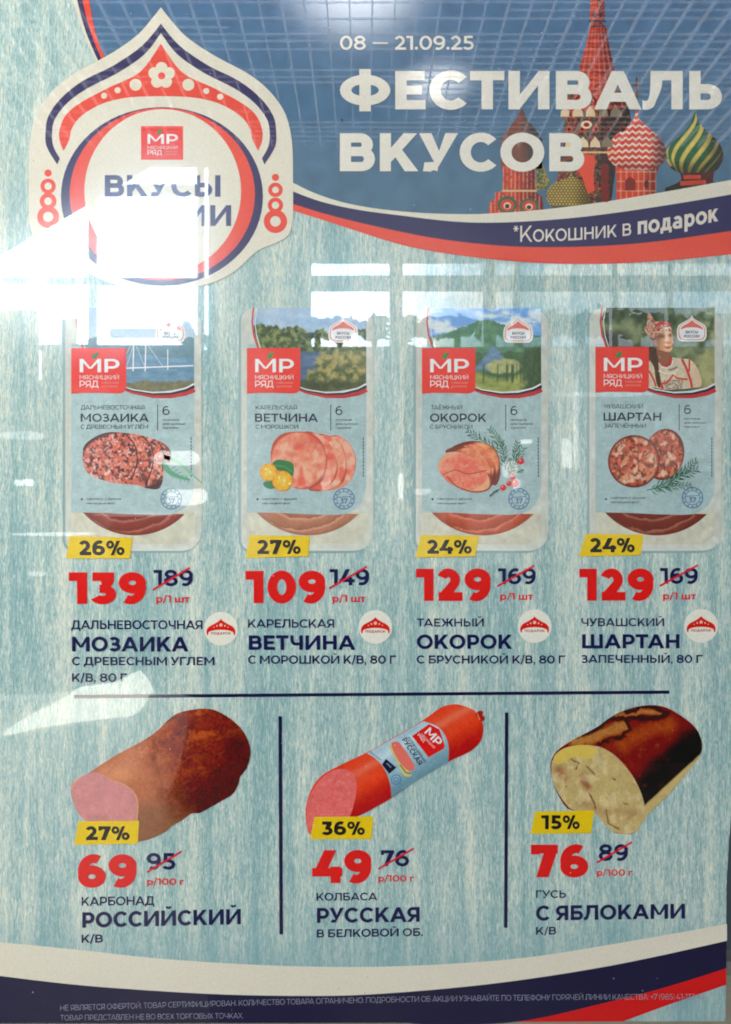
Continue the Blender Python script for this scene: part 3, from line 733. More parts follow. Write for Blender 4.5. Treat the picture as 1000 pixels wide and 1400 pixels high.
# left tower
def towerfn(x, y):
    c = mixc((190, 66, 48), (108, 36, 34), ss(.2, 1, (x - 687) / 47.)); f_ = np.mod(x, 5.5) < 1.2; c[f_] = mixc(c[f_], (214, 170, 130), .65)
    return mixc(c, (60, 36, 40), .6 * ss(.55, .8, fbm(x / 2.6, y / 4, 12)))
paint('side_tower', [zq([(108, 650), (235, 650), (237, 750), (262, 770), (268, 832), (52, 838), (56, 790), (78, 775), (76, 755), (107, 745)])], towerfn, 2.6, ca, 1.5, 'red drum tower at the left',
      extra=[([zq(ell(125, 800, 38, 34, 16)), zq(ell(210, 805, 38, 30, 16))], (62, 92, 70)), ([zq(ell(125, 802, 27, 24, 16)), zq(ell(210, 806, 27, 22, 16))], (188, 66, 48)),
             ([zq(ell(125, 804, 15, 14, 12)), zq(ell(210, 808, 15, 13, 12))], (204, 176, 140)), ([zq(ell(125, 806, 9, 9, 10)), zq(ell(210, 810, 9, 8, 10))], (70, 34, 36)), ([zq([(104, 742), (240, 742), (240, 750), (104, 750)])], (190, 160, 120))])
def tentfn(x, y):
    c = mixc((132, 66, 56), (70, 52, 58), ss(708, 730, x)); q = (np.mod(x + y * .3, 5) < 1.6) ^ (np.mod(y, 6) < 2); c[q] = mixc(c[q], (60, 84, 66), .6); return c
paint('side_spire', [zq([(178, 428), (186, 428), (202, 465), (240, 512), (262, 545), (262, 660), (100, 660), (100, 545), (122, 512), (160, 465)])], tentfn, 2.5, ca, 1.5, 'small tented top of the left tower')
paint('green_cone', [zq([(250, 590), (262, 640), (292, 710), (276, 742), (236, 742), (240, 660)])], lambda x, y: mixc((72, 84, 60), (150, 130, 70), ss(.45, .65, vn(x / 2, y / 2, 2))), 2.5, ca, 1.5)
def golddome(x, y):
    u = np.mod(x / 4.4 + (np.floor(y / 3.6) % 2) * .5, 1) - .5; v_ = np.mod(y / 3.6, 1) - .5
    c = mixc((206, 172, 78), (86, 74, 50), ss(.12, .5, np.hypot(u, v_ * .9))); return c * (1 - .4 * ss(780, 808, x))[:, None]
paint('gold_dome', [sm(zq([(375, 662), (385, 690), (425, 712), (452, 745), (444, 785), (420, 802), (320, 806), (284, 792), (280, 752), (308, 715), (362, 692)]), 4)], golddome, 2.9, ca, 1.2, 'studded golden dome')
# zigzag dome
def zig(x, y):
    bow = ((x - 870) / 40.) ** 2 * 3; ph = (y - bow + 1.8 * np.abs(np.mod(x / 4.6, 2) - 1) * 2) / 8.4
    s_ = np.mod(ph, 1); c = mixc((196, 58, 42), (226, 208, 182), ss(.58, .66, s_) * (1 - ss(.9, .98, s_)))
    return c * (1 - .5 * ss(884, 908, x))[:, None] * (1 - .25 * ss(215, 232, y))[:, None]
paint('striped_dome', [sm(zq([(630, 420), (640, 462), (668, 492), (712, 530), (742, 575), (742, 618), (720, 650), (670, 664), (600, 664), (548, 650), (518, 615), (518, 575), (545, 532), (590, 498), (620, 462)]), 4)], zig, 3.2, ca, 1.1, 'red dome with white zigzag stripes',
      extra=[([zq([(626, 300), (633, 300), (634, 424), (626, 424)]), zq([(612, 330), (648, 330), (648, 336), (612, 336)]), zq(ell(630, 372, 9, 10, 10))], (96, 66, 50))])
def drum(x, y):
    c = mixc((190, 62, 44), (96, 34, 34), ss(872, 905, x)); f_ = np.mod(x, 8) < 1.6; c[f_] = mixc(c[f_], (214, 160, 120), .55); r_ = np.mod(y, 13) < 1.8; c[r_] = mixc(c[r_], (208, 180, 140), .6); return c
paint('dome_drum', [zq([(546, 655), (716, 655), (706, 690), (706, 768), (550, 798), (552, 690)])], drum, 3.0, ca, 1.3, 'red drum under the striped dome',
      extra=[([zq([(585, 705), (605, 690), (625, 705), (625, 745), (585, 745)])], (120, 44, 38)), ([zq(ell(668, 720, 9, 18, 10))], (80, 32, 34))])
def swirl(x, y):
    u = (x - 950) / 40.; ph = (np.arcsin(np.clip(u / np.maximum(.25, np.sin(np.clip((y - 148) / 90 * 2.6, .12, 3))), -1, 1)) * 1.5 + (y - 150) / 34.)
    s_ = np.mod(ph * 1.35, 1); c = mixc((40, 92, 56), (196, 170, 84), ss(.45, .55, s_) * (1 - ss(.86, .96, s_))); c = mixc(c, (22, 50, 40), ss(.96, 1, s_))
    return c * (1 - .6 * ss(955, 990, x))[:, None] * (1 - .45 * ss(212, 236, y))[:, None]
paint('swirl_dome', [sm(zq([(858, 425), (868, 468), (900, 510), (945, 550), (968, 598), (960, 640), (930, 672), (860, 686), (800, 676), (758, 650), (744, 600), (768, 560), (812, 520), (846, 470)]), 4)], swirl, 3.4, ca, 1.1, 'green and gold swirled dome',
      extra=[([zq([(800, 676), (932, 672), (928, 700), (934, 722), (880, 740), (740, 756), (742, 735), (790, 715), (806, 700)])], lambda x, y: mixc((120, 42, 34), (40, 26, 30), ss(.35, .6, fbm(x / 4, y / 3, 5)))),
             ([zq([(812, 684), (880, 684), (880, 700), (812, 700)]), zq([(800, 708), (900, 704), (900, 720), (800, 726)])], (176, 62, 44))])

# --- ribbons ---------------------------------------------------------------------
def between(a, b): return a + b[::-1]
t0 = curve_b
t1 = sm([(401, 262), (440, 276), (490, 287), (550, 295), (620, 303), (680, 304.5), (750, 301), (820, 294), (910, 281), (1006, 265)], 5, False)
t2 = sm([(401, 279), (450, 294), (520, 311), (590, 325), (660, 334), (730, 338), (820, 336.5), (900, 330), (1006, 315)], 5, False)
t3 = sm([(401, 288), (470, 310), (550, 335), (620, 348), (700, 357), (780, 361), (860, 359.5), (930, 355), (1006, 347)], 5, False)
flat('white_ribbon', [([between(t0, t1)], (203, 195, 172))], 4.0, poster)
flat('navy_ribbon', [([between(t1, t2)], (52, 50, 82))], 4.1, poster)
flat('red_ribbon', [([between(t2, t3)], ORED)], 4.2, poster)
lb1 = [(p[0] + 7 - i * .28, p[1]) for i, p in enumerate(left_b)]; lb2 = [(p[0] + 15 - i * .42, p[1]) for i, p in enumerate(left_b)]; lb3 = [(p[0] + 26 - i * .85, p[1]) for i, p in enumerate(left_b)]
flat('white_ribbon', [([between(left_b, lb1)], (203, 195, 172))], 4.0, poster, 'short white ribbon at the top left')
flat('navy_ribbon', [([between(lb1, lb2)], (58, 52, 82))], 4.1, poster, 'short navy ribbon at the top left')
flat('red_ribbon', [([between(lb2, lb3)], ORED)], 4.2, poster, 'short red ribbon at the top left')
b0_ = sm([(-60, 1286), (0, 1288), (114, 1299), (228, 1311), (380, 1320), (535, 1321), (700, 1311), (835, 1291), (994, 1263)], 6, False)
b1_ = sm([(-60, 1328), (0, 1334), (114, 1347), (266, 1357.5), (380, 1361), (502, 1359.5), (670, 1345), (835, 1320), (994, 1286)], 6, False)
flat('white_ribbon', [([between(b0_, b1_)], (203, 195, 172))], 4.0, poster, 'broad white ribbon along the bottom')
b2_ = sm([(560, 1400), (700, 1397.5), (835, 1369), (915, 1348), (993, 1323.5)], 6, False)
flat('navy_ribbon', [([[p for p in b1_ if p[0] < 993] + [(993, 1286), (993, 1323.5)] + [p for p in b2_[::-1] if 565 < p[0] < 993] + [(560, 1398.2), (-60, 1398.8)]], (26, 28, 60))], 4.1, poster, 'broad navy ribbon along the bottom')
flat('red_ribbon', [([[p for p in b2_ if p[0] > 702 and p[0] < 993] + [(993, 1323.5), (993, 1346), (915, 1373), (852, 1396.2), (704, 1396.8)]], (190, 36, 36))], 4.2, poster, 'red ribbon at the bottom right corner')

# --- headline ----------------------------------------------------------------------
HL = (208, 201, 182)
text('date_line', [('08 — 21.09.25', 465, 648, 68.5, 19, .2, HL)], 6, poster)
text('headline', [('ФЕСТИВАЛЬ', 465, 987, 150, 52.5, .285, HL)], 6, poster, 'large upper headline word')
text('headline', [('ВКУСОВ', 465, 799, 234.5, 52, .285, HL)], 6, poster, 'large lower headline word')
wp = np.poly1d(np.polyfit([701, 790, 862, 920, 982], [331, 328, 322.5, 313.5, 302.5], 2))
text('gift_note', [('*Кокошник в', 702, 863, 330, 22, .135, (200, 190, 172), 0, wp), ('подарок', 872, 982, 320, 23, .235, (200, 190, 172), 0, wp)], 6, poster, 'small slanted gift note on the navy ribbon')

# --- festival emblem ------------------------------------------------------------------
def mir(pts, cx=220.5): return pts + [(2 * cx - x, y) for x, y in pts[::-1]]
em_half = sm([(220.5, 10.5), (210, 24), (192, 45), (172, 61), (150, 75), (128, 87), (105, 99), (84, 114), (66, 132), (50, 157), (42, 190), (40, 228), (40, 300)], 3, False)
low = sm([(40, 300), (46, 322), (66, 334), (90, 344), (120, 372), (160, 390), (220, 397)], 3, False)
half = em_half + low[1:]
emb = flat('festival_emblem', [([mir(half)], (203, 195, 172))], 7, poster, 'cream onion shaped emblem with navy and red bands')
na_o = sm([(220.5, 33), (195, 63), (156, 90), (114, 111), (84, 135), (67, 159), (63, 180), (64.5, 201), (79, 225.5)], 4, False)
na_i = sm([(220.5, 46), (198, 75), (162, 100), (120, 121.5), (93, 141), (76.5, 162), (72, 180), (73.5, 200), (82.5, 217)], 4, False)
h_ = na_o + na_i[::-1]
flat('navy_band', [([h_, [(441 - x, y) for x, y in h_][::-1]], (60, 56, 86))], 8, emb)
re_o = sm([(220.5, 60), (192, 99), (150, 120), (114, 139), (92, 156), (82.5, 176), (82, 192), (87.5, 207)], 4, False)
re_i = sm([(220.5, 132), (180, 133.5), (144, 141), (113, 158), (99, 176), (95.5, 191), (87.5, 207)], 4, False)
h_ = re_o + re_i[::-1][1:]
flat('red_crown', [([h_, [(441 - x, y) for x, y in h_][::-1]], ORED)], 8, emb)
fl = [ell(221.5 + 10.5 * math.cos(math.radians(90 + 72 * k + 36)), 104 + 10.5 * math.sin(math.radians(90 + 72 * k + 36)), 8.2, n=14) for k in range(5)] + [ell(221.5, 104, 9, n=12)]
dots = [ell(186, 116.5, 8.2), ell(161.5, 124, 4.2, n=14), ell(143, 131.5, 4.2, n=14), ell(258, 116.5, 8.2), ell(282.5, 125, 4.2, n=14), ell(301.5, 133, 4.2, n=14)]
flat('flower', [(fl, BEIGE2), ([ell(221.5, 104.5, 5, n=12)], ORED)], 9, emb)
for d_ in dots: flat('dot', [([d_], BEIGE2)], 9, emb)
flat('navy_ring', [([ell(222, 269, 138, 122, 72)], (60, 56, 88))], 8.2, emb)
flat('red_ring', [([ell(222.5, 266, 126.5, 118, 72)], ORED)], 8.5, emb)
flat('cream_disc', [([ell(223, 262, 107, 112, 72)], (203, 195, 172))], 8.8, emb)
def chain(x, ys):
    p = [ell(x, ys[0][0], ys[0][1], n=16)]
    for y, R, r in ys[1:]: p += ringp(x, y, R, r)
    return p
flat('bead_chain', [(chain(377, [(243, 5), (260, 10, 4.6), (281, 10.5, 5), (303, 16, 7.2)]), ORED)], 8, emb, 'red bead chain at the right')
flat('bead_chain', [(chain(66.5, [(237, 5), (255, 10.5, 5), (275.5, 11.5, 5.2), (297, 15, 7)]), ORED)], 8, emb, 'red bead chain at the left')
def logo(x0, y0, x1, y1, parent, layer, wave=False, label=None):
    W = x1 - x0; H = y1 - y0
    if wave: shp = [(x0, y0), (x1, y0), (x1, y1 - H * .14), (x1 - W * .02, y1 - H * .06), (x1 - W * .07, y1 - H * .02), (x1 - W * .14, y1 - H * .005), (x0 + W * .5, y1 - H * .02), (x0 + W * .2, y1 - H * .02), (x0, y1)]
    else: shp = [(x0, y0), (x1, y0), (x1, y1), (x0, y1)]
    flat('logo_badge', [([shp], (212, 56, 46)), ([sm([(x0 + W * .37, y0 + H * .21), (x0 + W * .42, y0 + H * .13), (x0 + W * .5, y0 + H * .1), (x0 + W * .48, y0 + H * .18), (x0 + W * .43, y0 + H * .24)], 3)], (50, 120, 56))], layer, parent, label)
    text('logo_lettering', [('МР', x0 + W * .155, x0 + W * .88, y0 + H * .53, H * .29, .2, (226, 216, 204)), ('МЯСНИЦКИЙ', x0 + W * .155, x0 + W * .87, y0 + H * .685, H * .09, .16, (222, 196, 184)),
                            ('РЯД', x0 + W * .155, x0 + W * .5, y0 + H * .855, H * .14, .15, (226, 206, 196)), ('мясная', x0 + W * .56, x0 + W * .86, y0 + H * .78, H * .05, .1, (222, 150, 136)), ('компания', x0 + W * .56, x0 + W * .84, y0 + H * .86, H * .05, .1, (222, 150, 136))], layer + 1, parent)
logo(193.5, 173, 251, 219, emb, 10)
text('emblem_lettering', [('ВКУСЫ', 144, 302, 269.5, 29.5, .25, (66, 64, 96)), ('РОССИИ', 134, 316.5, 309.5, 28.5, .25, (66, 64, 96))], 10, emb)

# --- four tray packs -------------------------------------------------------------------
def sky_land(kind):
    def fn(x, y):                       # x,y local to the pack photo (0..163, 0..118)
        if kind == 0:                   # bay with a bridge
            c = mixc((126, 158, 178), (176, 190, 196), ss(0, 50, y)); hill = 52 - 10 * fbm(x / 30, x * 0, 2) * 2; c = np.where((y > hill)[:, None], mixc((70, 104, 112), (92, 124, 128), fbm(x / 6, y / 4, 3)), c)
            w_ = 66 + 3 * np.sin(x / 18); c = np.where((y > w_)[:, None], mixc((66, 106, 134), (120, 152, 166), fbm(x / 12, y / 2, 6)), c)
            return np.where((y > 96 + 10 * fbm(x / 12, x * 0, 9))[:, None], mixc((74, 78, 52), (128, 112, 70), fbm(x / 5, y / 4, 1)), c)
        J = fbm(x / 4, y / 4, 77) * 10 - 5; J2 = fbm(x / 11, y / 11, 78) * 22 - 11
        if kind == 1:
            c = mixc((112, 150, 186), (186, 198, 200), fbm(x / 22, y / 9, 1)); tree_ = 16 + 16 * fbm(x / 7, x * 0, 4) + 8 * ss(20, 110, x); fo = mixc((34, 50, 28), (112, 124, 60), ss(.32, .7, fbm(x / 5, y / 5, 5)))
            c = np.where((y > tree_)[:, None], fo, c); lake = ss(-2, 2, y - 60 + J * .3) * ss(3, -3, x - 112 + (y - 60) * .9 + J + J2); c = mixc(c, mixc((40, 62, 98), (88, 112, 134), fbm(x / 14, y / 3, 7)), lake)
            sh_ = ss(-4, 4, x - 104 + (y - 60) * .6 + J + J2) * ss(-3, 3, y - 58 + J); c = mixc(c, mixc((60, 72, 34), (158, 142, 74), ss(.3, .7, fbm(x / 6, y / 6, 11))), sh_)
            return mixc(c, mixc((28, 36, 24), (84, 92, 44), fbm(x / 4, y / 4, 12)), ss(-5, 5, y - 98 + J + J2 * .5))
        if kind == 2:
            c = mixc((96, 148, 204), (206, 216, 222), ss(.4, .65, fbm(x / 26, y / 10, 3))); m1 = 26 + 16 * np.sin(x / 26 + 1.3) * .7 + 6 * fbm(x / 9, x * 0, 4)
            c = np.where((y > m1)[:, None], mixc((44, 92, 74), (104, 142, 92), fbm(x / 8, y / 6, 5)), c); m2 = 52 + 20 * fbm(x / 18, x * 0, 8)
            c = np.where((y > m2)[:, None], mixc((34, 66, 42), (70, 104, 52), fbm(x / 4, y / 5, 6)), c)
            c = mixc(c, mixc((62, 96, 132), (116, 146, 160), fbm(x / 9, y / 3, 7)), ss(3, -3, np.abs(x - 98 + J) - (y - 50) * .8) * ss(50, 54, y) * ss(90, 82, y))
            c = mixc(c, mixc((112, 122, 70), (194, 186, 122), fbm(x / 4, y / 4, 2)), ss(1.25, .8, ((x - 112) / 24) ** 2 + ((y - 80 + J * .6) / 10) ** 2))
            c = mixc(c, mixc((92, 112, 52), (182, 176, 84), fbm(x / 9, y / 4, 9)), ss(-3, 3, y - 92 - 5 * np.sin(x / 14) + J * .7))
            tr = ss(.6, .75, vn(x / 2.4, x * 0, 3)) * ss(74, 80, y + J) * ss(104, 98, y - J) * ss(70, 80, x); c = mixc(c, (40, 62, 36), tr * .9)
            return mixc(c, mixc((30, 52, 32), (64, 88, 46), fbm(x / 3, y / 6, 10)), ss(-6, 6, x - 138 + J2 + J) * ss(48, 60, y + J))
        c = mixc((44, 58, 36), (128, 138, 92), ss(.35, .75, fbm(x / 24, y / 26, 4))); c = mixc(c, (178, 168, 104), .75 * ss(112, 160, x) * ss(.35, .6, fbm(x / 20, y / 20, 9)))
        return mixc(c, (30, 32, 26), .85 * ss(60, 30, x) * ss(22, 40, y))
    return fn
def ham(base, edge, spots=None, s=0, sc=6.0, cx=0, cy=0, rx=1, ry=1):
    def fn(x, y):
        n_ = fbm(x / sc, y / sc, s); r = np.hypot((x - cx) / rx, (y - cy) / ry)
        c = mixc(base, tuple(min(255, v * 1.18 + 12) for v in base), ss(.35, .7, n_)); c = mixc(c, tuple(v * .9 for v in base), ss(.55, .85, fbm(x / sc * 1.7, y / sc * 1.7, s + 5)))
        if spots is not None:
            for k, (sc_, thr, col) in enumerate(spots): c = mixc(c, col, .85 * ss(thr - .07, thr + .1, fbm(x / sc_, y / sc_, s + 20 + k, 2)))
        return mixc(c, edge, ss(.88, .98, r))
    return fn
def sprig(x, y, ang, ln, n, nl, w=1.4, seed=0, spread=.75):
    r = random.Random(seed); out = []; dx, dy = math.cos(ang), math.sin(ang)
    out.append(stroke([(x, y), (x + dx * ln * .5, y + dy * ln * .5 - 1), (x + dx * ln, y + dy * ln)], 1.3, .7))
    for k in range(n):
        t = (k + 1) / (n + 1); px, py = x + dx * ln * t, y + dy * ln * t
        for sg in (-1, 1):
            a = ang + sg * (spread + r.uniform(-.25, .25)); l_ = nl * (1.1 - .5 * t) * r.uniform(.75, 1.15)
            out.append([(px, py), (px + math.cos(a) * l_ * .5 - math.sin(a) * w / 2, py + math.sin(a) * l_ * .5 + math.cos(a) * w / 2), (px + math.cos(a) * l_, py + math.sin(a) * l_), (px + math.cos(a) * l_ * .5 + math.sin(a) * w / 2, py + math.sin(a) * l_ * .5 - math.cos(a) * w / 2)])
    return out
INKT = (44, 48, 62)
def mini_emblem(cx, cy, s, parent, layer):
    k = s / 180.; f_ = lambda pts: [(cx + (x - 220.5) * k, cy + (y - 200) * k * 1.0) for x, y in pts]
    hl = sm([(220.5, 30), (190, 80), (120, 120), (60, 160), (40, 220), (40, 300), (70, 350), (130, 360), (220, 360)], 3, False)
    flat('small_emblem', [([f_(mir(hl))], (214, 206, 190)), ([f_(mir([(220.5 + (x - 220.5) * .9, 205 + (y - 205) * .88) for x, y in hl]))], (206, 110, 92)), ([f_(mir([(220.5 + (x - 220.5) * .84, 206 + (y - 206) * .82) for x, y in hl]))], (218, 212, 198)),
                          ([f_(mir(sm([(220.5, 95), (180, 130), (110, 170), (84, 210), (150, 190), (220.5, 184)], 3, False)))], (204, 104, 86))], layer, parent)
    text('emblem_lettering', [('ВКУСЫ', cx - s * .42, cx + s * .42, cy + s * .34, s * .19, .24, (70, 62, 84)), ('РОССИИ', cx - s * .52, cx + s * .52, cy + s * .62, s * .19, .24, (70, 62, 84))], layer + 1, parent)

packs = [(98, 1.03, 'vacuum tray pack of mosaic ham with a bridge photo', ('ДАЛЬНЕВОСТОЧНАЯ', 'МОЗАИКА', 'С ДРЕВЕСНЫМ УГЛЁМ'), (13, 100, 13, 106, 13, 105)),
         (338, 1.0, 'vacuum tray pack of pink ham slices with orange berries', ('КАРЕЛЬСКАЯ', 'ВЕТЧИНА', 'С МОРОШКОЙ'), (12, 68, 11, 97, 12, 70)),
         (577, 1.0, 'vacuum tray pack of cut ham with rosemary and red berries', ('ТАЁЖНЫЙ', 'ОКОРОК', 'С БРУСНИКОЙ'), (12, 55, 11, 88, 11, 69)),
         (814, 1.0, 'vacuum tray pack of mottled round slices with a woman in folk costume', ('ЧУВАШСКИЙ', 'ШАРТАН', 'ЗАПЕЧЁННЫЙ'), (12, 65, 11, 90, 12, 69))]
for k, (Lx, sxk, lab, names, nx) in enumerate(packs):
    def T(pts, Lx=Lx, s=sxk): return [(Lx + (x - 338) * s, y) for x, y in pts]
    dy = -1.5 if k == 3 else 0
    def trayfn(x, y, Lx=Lx):
        u = x - Lx; c = mixc((190, 190, 174), (176, 180, 164), fbm(x / 14, y / 20, k)); rim = (u < 0) | (u > 166)
        c = mixc(c, (174, 172, 150), .6 * ss(.5, .8, vn(x / 3, y / 7, 3 + k)) * rim); return mixc(c, (196, 196, 178), ss(720, 745, y) * .5)
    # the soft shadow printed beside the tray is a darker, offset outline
    flat('tray_shadow', [([rrect(T([(326.5, 424)])[0][0], 424, T([(508, 756)])[0][0], 756, [16, 24, 26, 18])], (134, 156, 152))], 5.0, poster, 'drop shadow printed behind the tray')
    pk = paint('product_pack', rrect(*T([(330, 422)])[0], *T([(511, 753)])[0], [16, 24, 26, 16]), trayfn, 5.4, poster, 6, lab)
    paint('tray_window', [rrect(*T([(338, 700)])[0], *T([(502, 744)])[0], [2, 2, 22, 12])], lambda x, y: mixc((182, 178, 154), (192, 188, 164), fbm(x / 18, y / 9, 4)), 5.6, pk, 5)
    # meat seen through the tray window
    mc = [((158, 66, 54), [(2.2, .55, (206, 160, 140)), (2.6, .6, (74, 34, 34))]), ((208, 138, 104), [(6, .6, (226, 164, 130))]), ((214, 92, 60), [(7, .62, (226, 124, 84))]), ((142, 62, 44), [(2.4, .58, (200, 150, 116)), (3, .6, (96, 36, 30))])][k]
    acx, acy, aR = Lx + 84 * sxk, 640.0, 92.0
    def meatfn(x, y, k=k, acx=acx, acy=acy):
        rr_ = np.hypot((x - acx) / 1.02, y - acy) + 2.0 * fbm(x / 9, y / 9, 60 + k)
        c = ham(mc[0], tuple(v * .8 for v in mc[0]), mc[1], k, 5)(x, y)
        sl = np.mod(rr_ + (x - acx) * .12 + 9 * fbm(x / 26, y / 20, 50 + k), 15.) / 15.
        c = c * (1.08 - .2 * sl)[:, None]; c = mixc(c, tuple(v * .66 for v in mc[0]), .8 * ss(.9, .98, sl)); c = mixc(c, (226, 196, 168), .3 * np.exp(-((sl - .12) / .1) ** 2))
        return mixc(c, tuple(v * .7 for v in mc[0]), ss(88, 94, rr_))
    arc = [(acx + aR * 1.02 * math.cos(t), acy + aR * math.sin(t)) for t in [math.radians(q) for q in range(139, 40, -3)]]
    paint('meat_slice', [(p[0], max(p[1], 700.6)) for p in arc], meatfn, 5.8, pk, 1.2, 'sliced meat showing through the tray window')
    # blue label card
    lblp = T([(338, 470), (501, 470), (501, 664), (499, 678), (493, 690), (484, 698), (472, 703), (456, 704), (420, 703), (380, 701), (338, 700.5)])
    def labfn(x, y):
        st_ = .5 + .5 * np.sin(x * 1.9); c = mixc((152, 172, 166), (142, 164, 160), st_ * .6); return mixc(c, (160, 178, 172), .5 * fbm(x / 40, y / 40, 6))
    paint('label_card', lblp, labfn, 6, pk, 1.65 if False else 3, 'light blue ribbed label card')
    ph = T([(352, 421), (501, 421), (501, 525), (486, 531), (462, 535), (436, 536), (412, 530), (400, 520), (360, 500), (352, 474), (347, 452), (346, 436)])
    ox = Lx; land_ = sky_land(k); land = lambda x, y, land_=land_: mixc(land_(x, y), (150, 152, 136), .16)
    exp_ = [([stroke(T([(347, 421), (345, 440), (347, 458), (353, 476)]), 2.2)], (190, 66, 60)), ([stroke(T([(352, 421), (349, 440), (351, 458), (357, 478)]), 1.2)], (206, 200, 190))]
    if k == 0:
        exp_ += [([stroke(T([(420, 508), (421, 462)]), 1.6), stroke(T([(436, 508), (437, 466)]), 1.6), stroke(T([(466, 506), (466, 478)]), 1.2), stroke(T([(400, 504), (500, 500)]), 1.8)], (216, 216, 212)),
                 ([stroke(T([(421, 464), (402, 503)]), .6), stroke(T([(421, 464), (436, 503)]), .6), stroke(T([(437, 468), (460, 502)]), .6), stroke(T([(421, 470), (411, 503)]), .6)], (190, 196, 196))]
    paint('landscape_photo' if k < 3 else 'portrait_photo', ph, lambda x, y, ox=ox, land=land, s=sxk: land((x - ox) / s, y - 421), 6.4, pk, 1.6, None, exp_)
    if k == 3:
        zw = zc(870, 420, .1)
        def face(x, y):
            u = (x - 870) / .1; v_ = (y - 420) / .1
            c = mixc((150, 98, 70), (212, 164, 122), ss(250, 440, u + (v_ - 450) * .2)); c = mixc(c, (104, 64, 50), .8 * np.exp(-(((u - 345) / 48) ** 2 + ((v_ - 400) / 26) ** 2))); c = mixc(c, (96, 58, 46), .8 * np.exp(-(((u - 462) / 26) ** 2 + ((v_ - 385) / 24) ** 2)))
            c = mixc(c, (140, 84, 62), .7 * np.exp(-(((u - 425) / 40) ** 2 + ((v_ - 488) / 14) ** 2))); c = mixc(c, (168, 62, 54), .95 * np.exp(-(((u - 430 - (v_ - 560) * -.1) / 48) ** 2 + ((v_ - 556 - ((u - 430) / 30) ** 2 * -5) / 15) ** 2)))
            c = mixc(c, (110, 70, 52), .8 * ss(330, 215, u)); return mixc(c, (120, 78, 58), .6 * ss(590, 640, v_))
        def hat(x, y):
            n1 = vn(x / 1.3, y / 1.3, 3); c = mixc((176, 130, 104), (206, 178, 146), n1); c = mixc(c, (168, 74, 62), ss(.55, .7, vn(x / 1.1, y / 1.5, 9))); return mixc(c, (96, 84, 66), .7 * ss(.68, .8, vn(x / 1.2, y / 1.2, 15)))
        def dress(x, y):
            u = (x - 870) / .1; v_ = (y - 420) / .1; c = mixc((206, 190, 160), (178, 160, 130), fbm(x / 4, y / 5, 8)); c = mixc(c, (196, 150, 110), .5 * ss(720, 860, u))
            orn = (v_ > 1000) & (u > 380) & (u < 640) & (vn(x / .9, y / .8, 4) > .5); c[orn] = (112, 96, 84); return c
        wm = paint('woman', sm(zw([(165, 760), (240, 735), (300, 750), (350, 800), (420, 820), (480, 780), (490, 690), (540, 695), (620, 706), (720, 712), (790, 770), (850, 870), (884, 980), (884, 1080), (800, 1100), (600, 1125), (400, 1130), (250, 1100), (160, 1070)]), 3), dress, 7.2, pk, .8, 'woman in an embroidered cream dress and beaded headdress',
              extra=[([zw(sm([(165, 560), (230, 540), (300, 600), (300, 720), (310, 860), (340, 1060), (300, 1100), (262, 980), (240, 820), (170, 700)], 3))], (74, 54, 38)),
                     ([zw([(270, 560), (440, 600), (470, 660), (490, 720), (470, 790), (410, 815), (340, 790), (290, 700)])], (134, 84, 62)),
                     ([zw(stroke([(345, 790), (410, 800), (460, 760), (470, 690)], 34))], (178, 50, 46)), ([zw(stroke([(335, 815), (410, 838), (480, 800), (500, 730)], 20)), zw(stroke([(300, 870), (400, 910), (520, 900), (570, 850)], 16))], (214, 200, 176)), ([zw(stroke([(440, 862), (500, 850), (560, 815)], 26))], (120, 108, 92)),
                     ([zw(stroke([(620, 710), (680, 830), (740, 1000), (760, 1105)], 34)), zw(stroke([(725, 715), (722, 880)], 24)), zw(stroke([(330, 1050), (420, 1030), (500, 930), (560, 975), (700, 990)], 26)), zw(stroke([(175, 870), (240, 1000), (270, 1090)], 26)), zw(stroke([(340, 1060), (360, 1120)], 40))], (186, 62, 54))])
        paint('woman_head', sm(zw([(215, 500), (230, 430), (300, 360), (380, 335), (470, 340), (492, 380), (500, 440), (504, 490), (488, 520), (492, 560), (470, 600), (430, 618), (370, 600), (290, 575), (240, 545)]), 4), face, 8.6, pk, .7, 'smiling face turned to the right')
        paint('headdress', sm(zw([(110, 300), (130, 250), (150, 190), (150, 110), (165, 85), (200, 110), (250, 190), (290, 200), (330, 190), (380, 205), (430, 215), (462, 260), (488, 330), (440, 335), (370, 345), (300, 380), (240, 430), (190, 420), (120, 340)]), 3), hat, 9.2, pk, .6, 'beaded headdress with a red band',
              extra=[([zw(stroke([(255, 262), (330, 225), (400, 215), (462, 250)], 44))], (178, 70, 60)), ([zw(stroke([(290, 350), (370, 300), (470, 280)], 14))], (206, 184, 150))])
    # sweeping lines beneath the photo
    sw = T([(400, 526), (420, 533), (446, 537), (470, 536), (490, 531), (501, 525)])
    flat('label_swoosh', [([stroke([(x, y + 3.4 + 3 * (i / 5)) for i, (x, y) in enumerate(sw)], 2, 10)], (176, 50, 50)), ([stroke([(x, y + 1.5 + 1.2 * (i / 5)) for i, (x, y) in enumerate(sw)], 1.5, 5)], (44, 40, 52)), ([stroke([(x, y) for x, y in sw], 1.2, 2.2)], (214, 210, 198))], 8.6, pk)
    lg = T([(338, 476), (411, 538.5)])
    logo(lg[0][0], lg[0][1] + dy, lg[1][0], lg[1][1] + dy, pk, 9.4, True)
    a = Lx
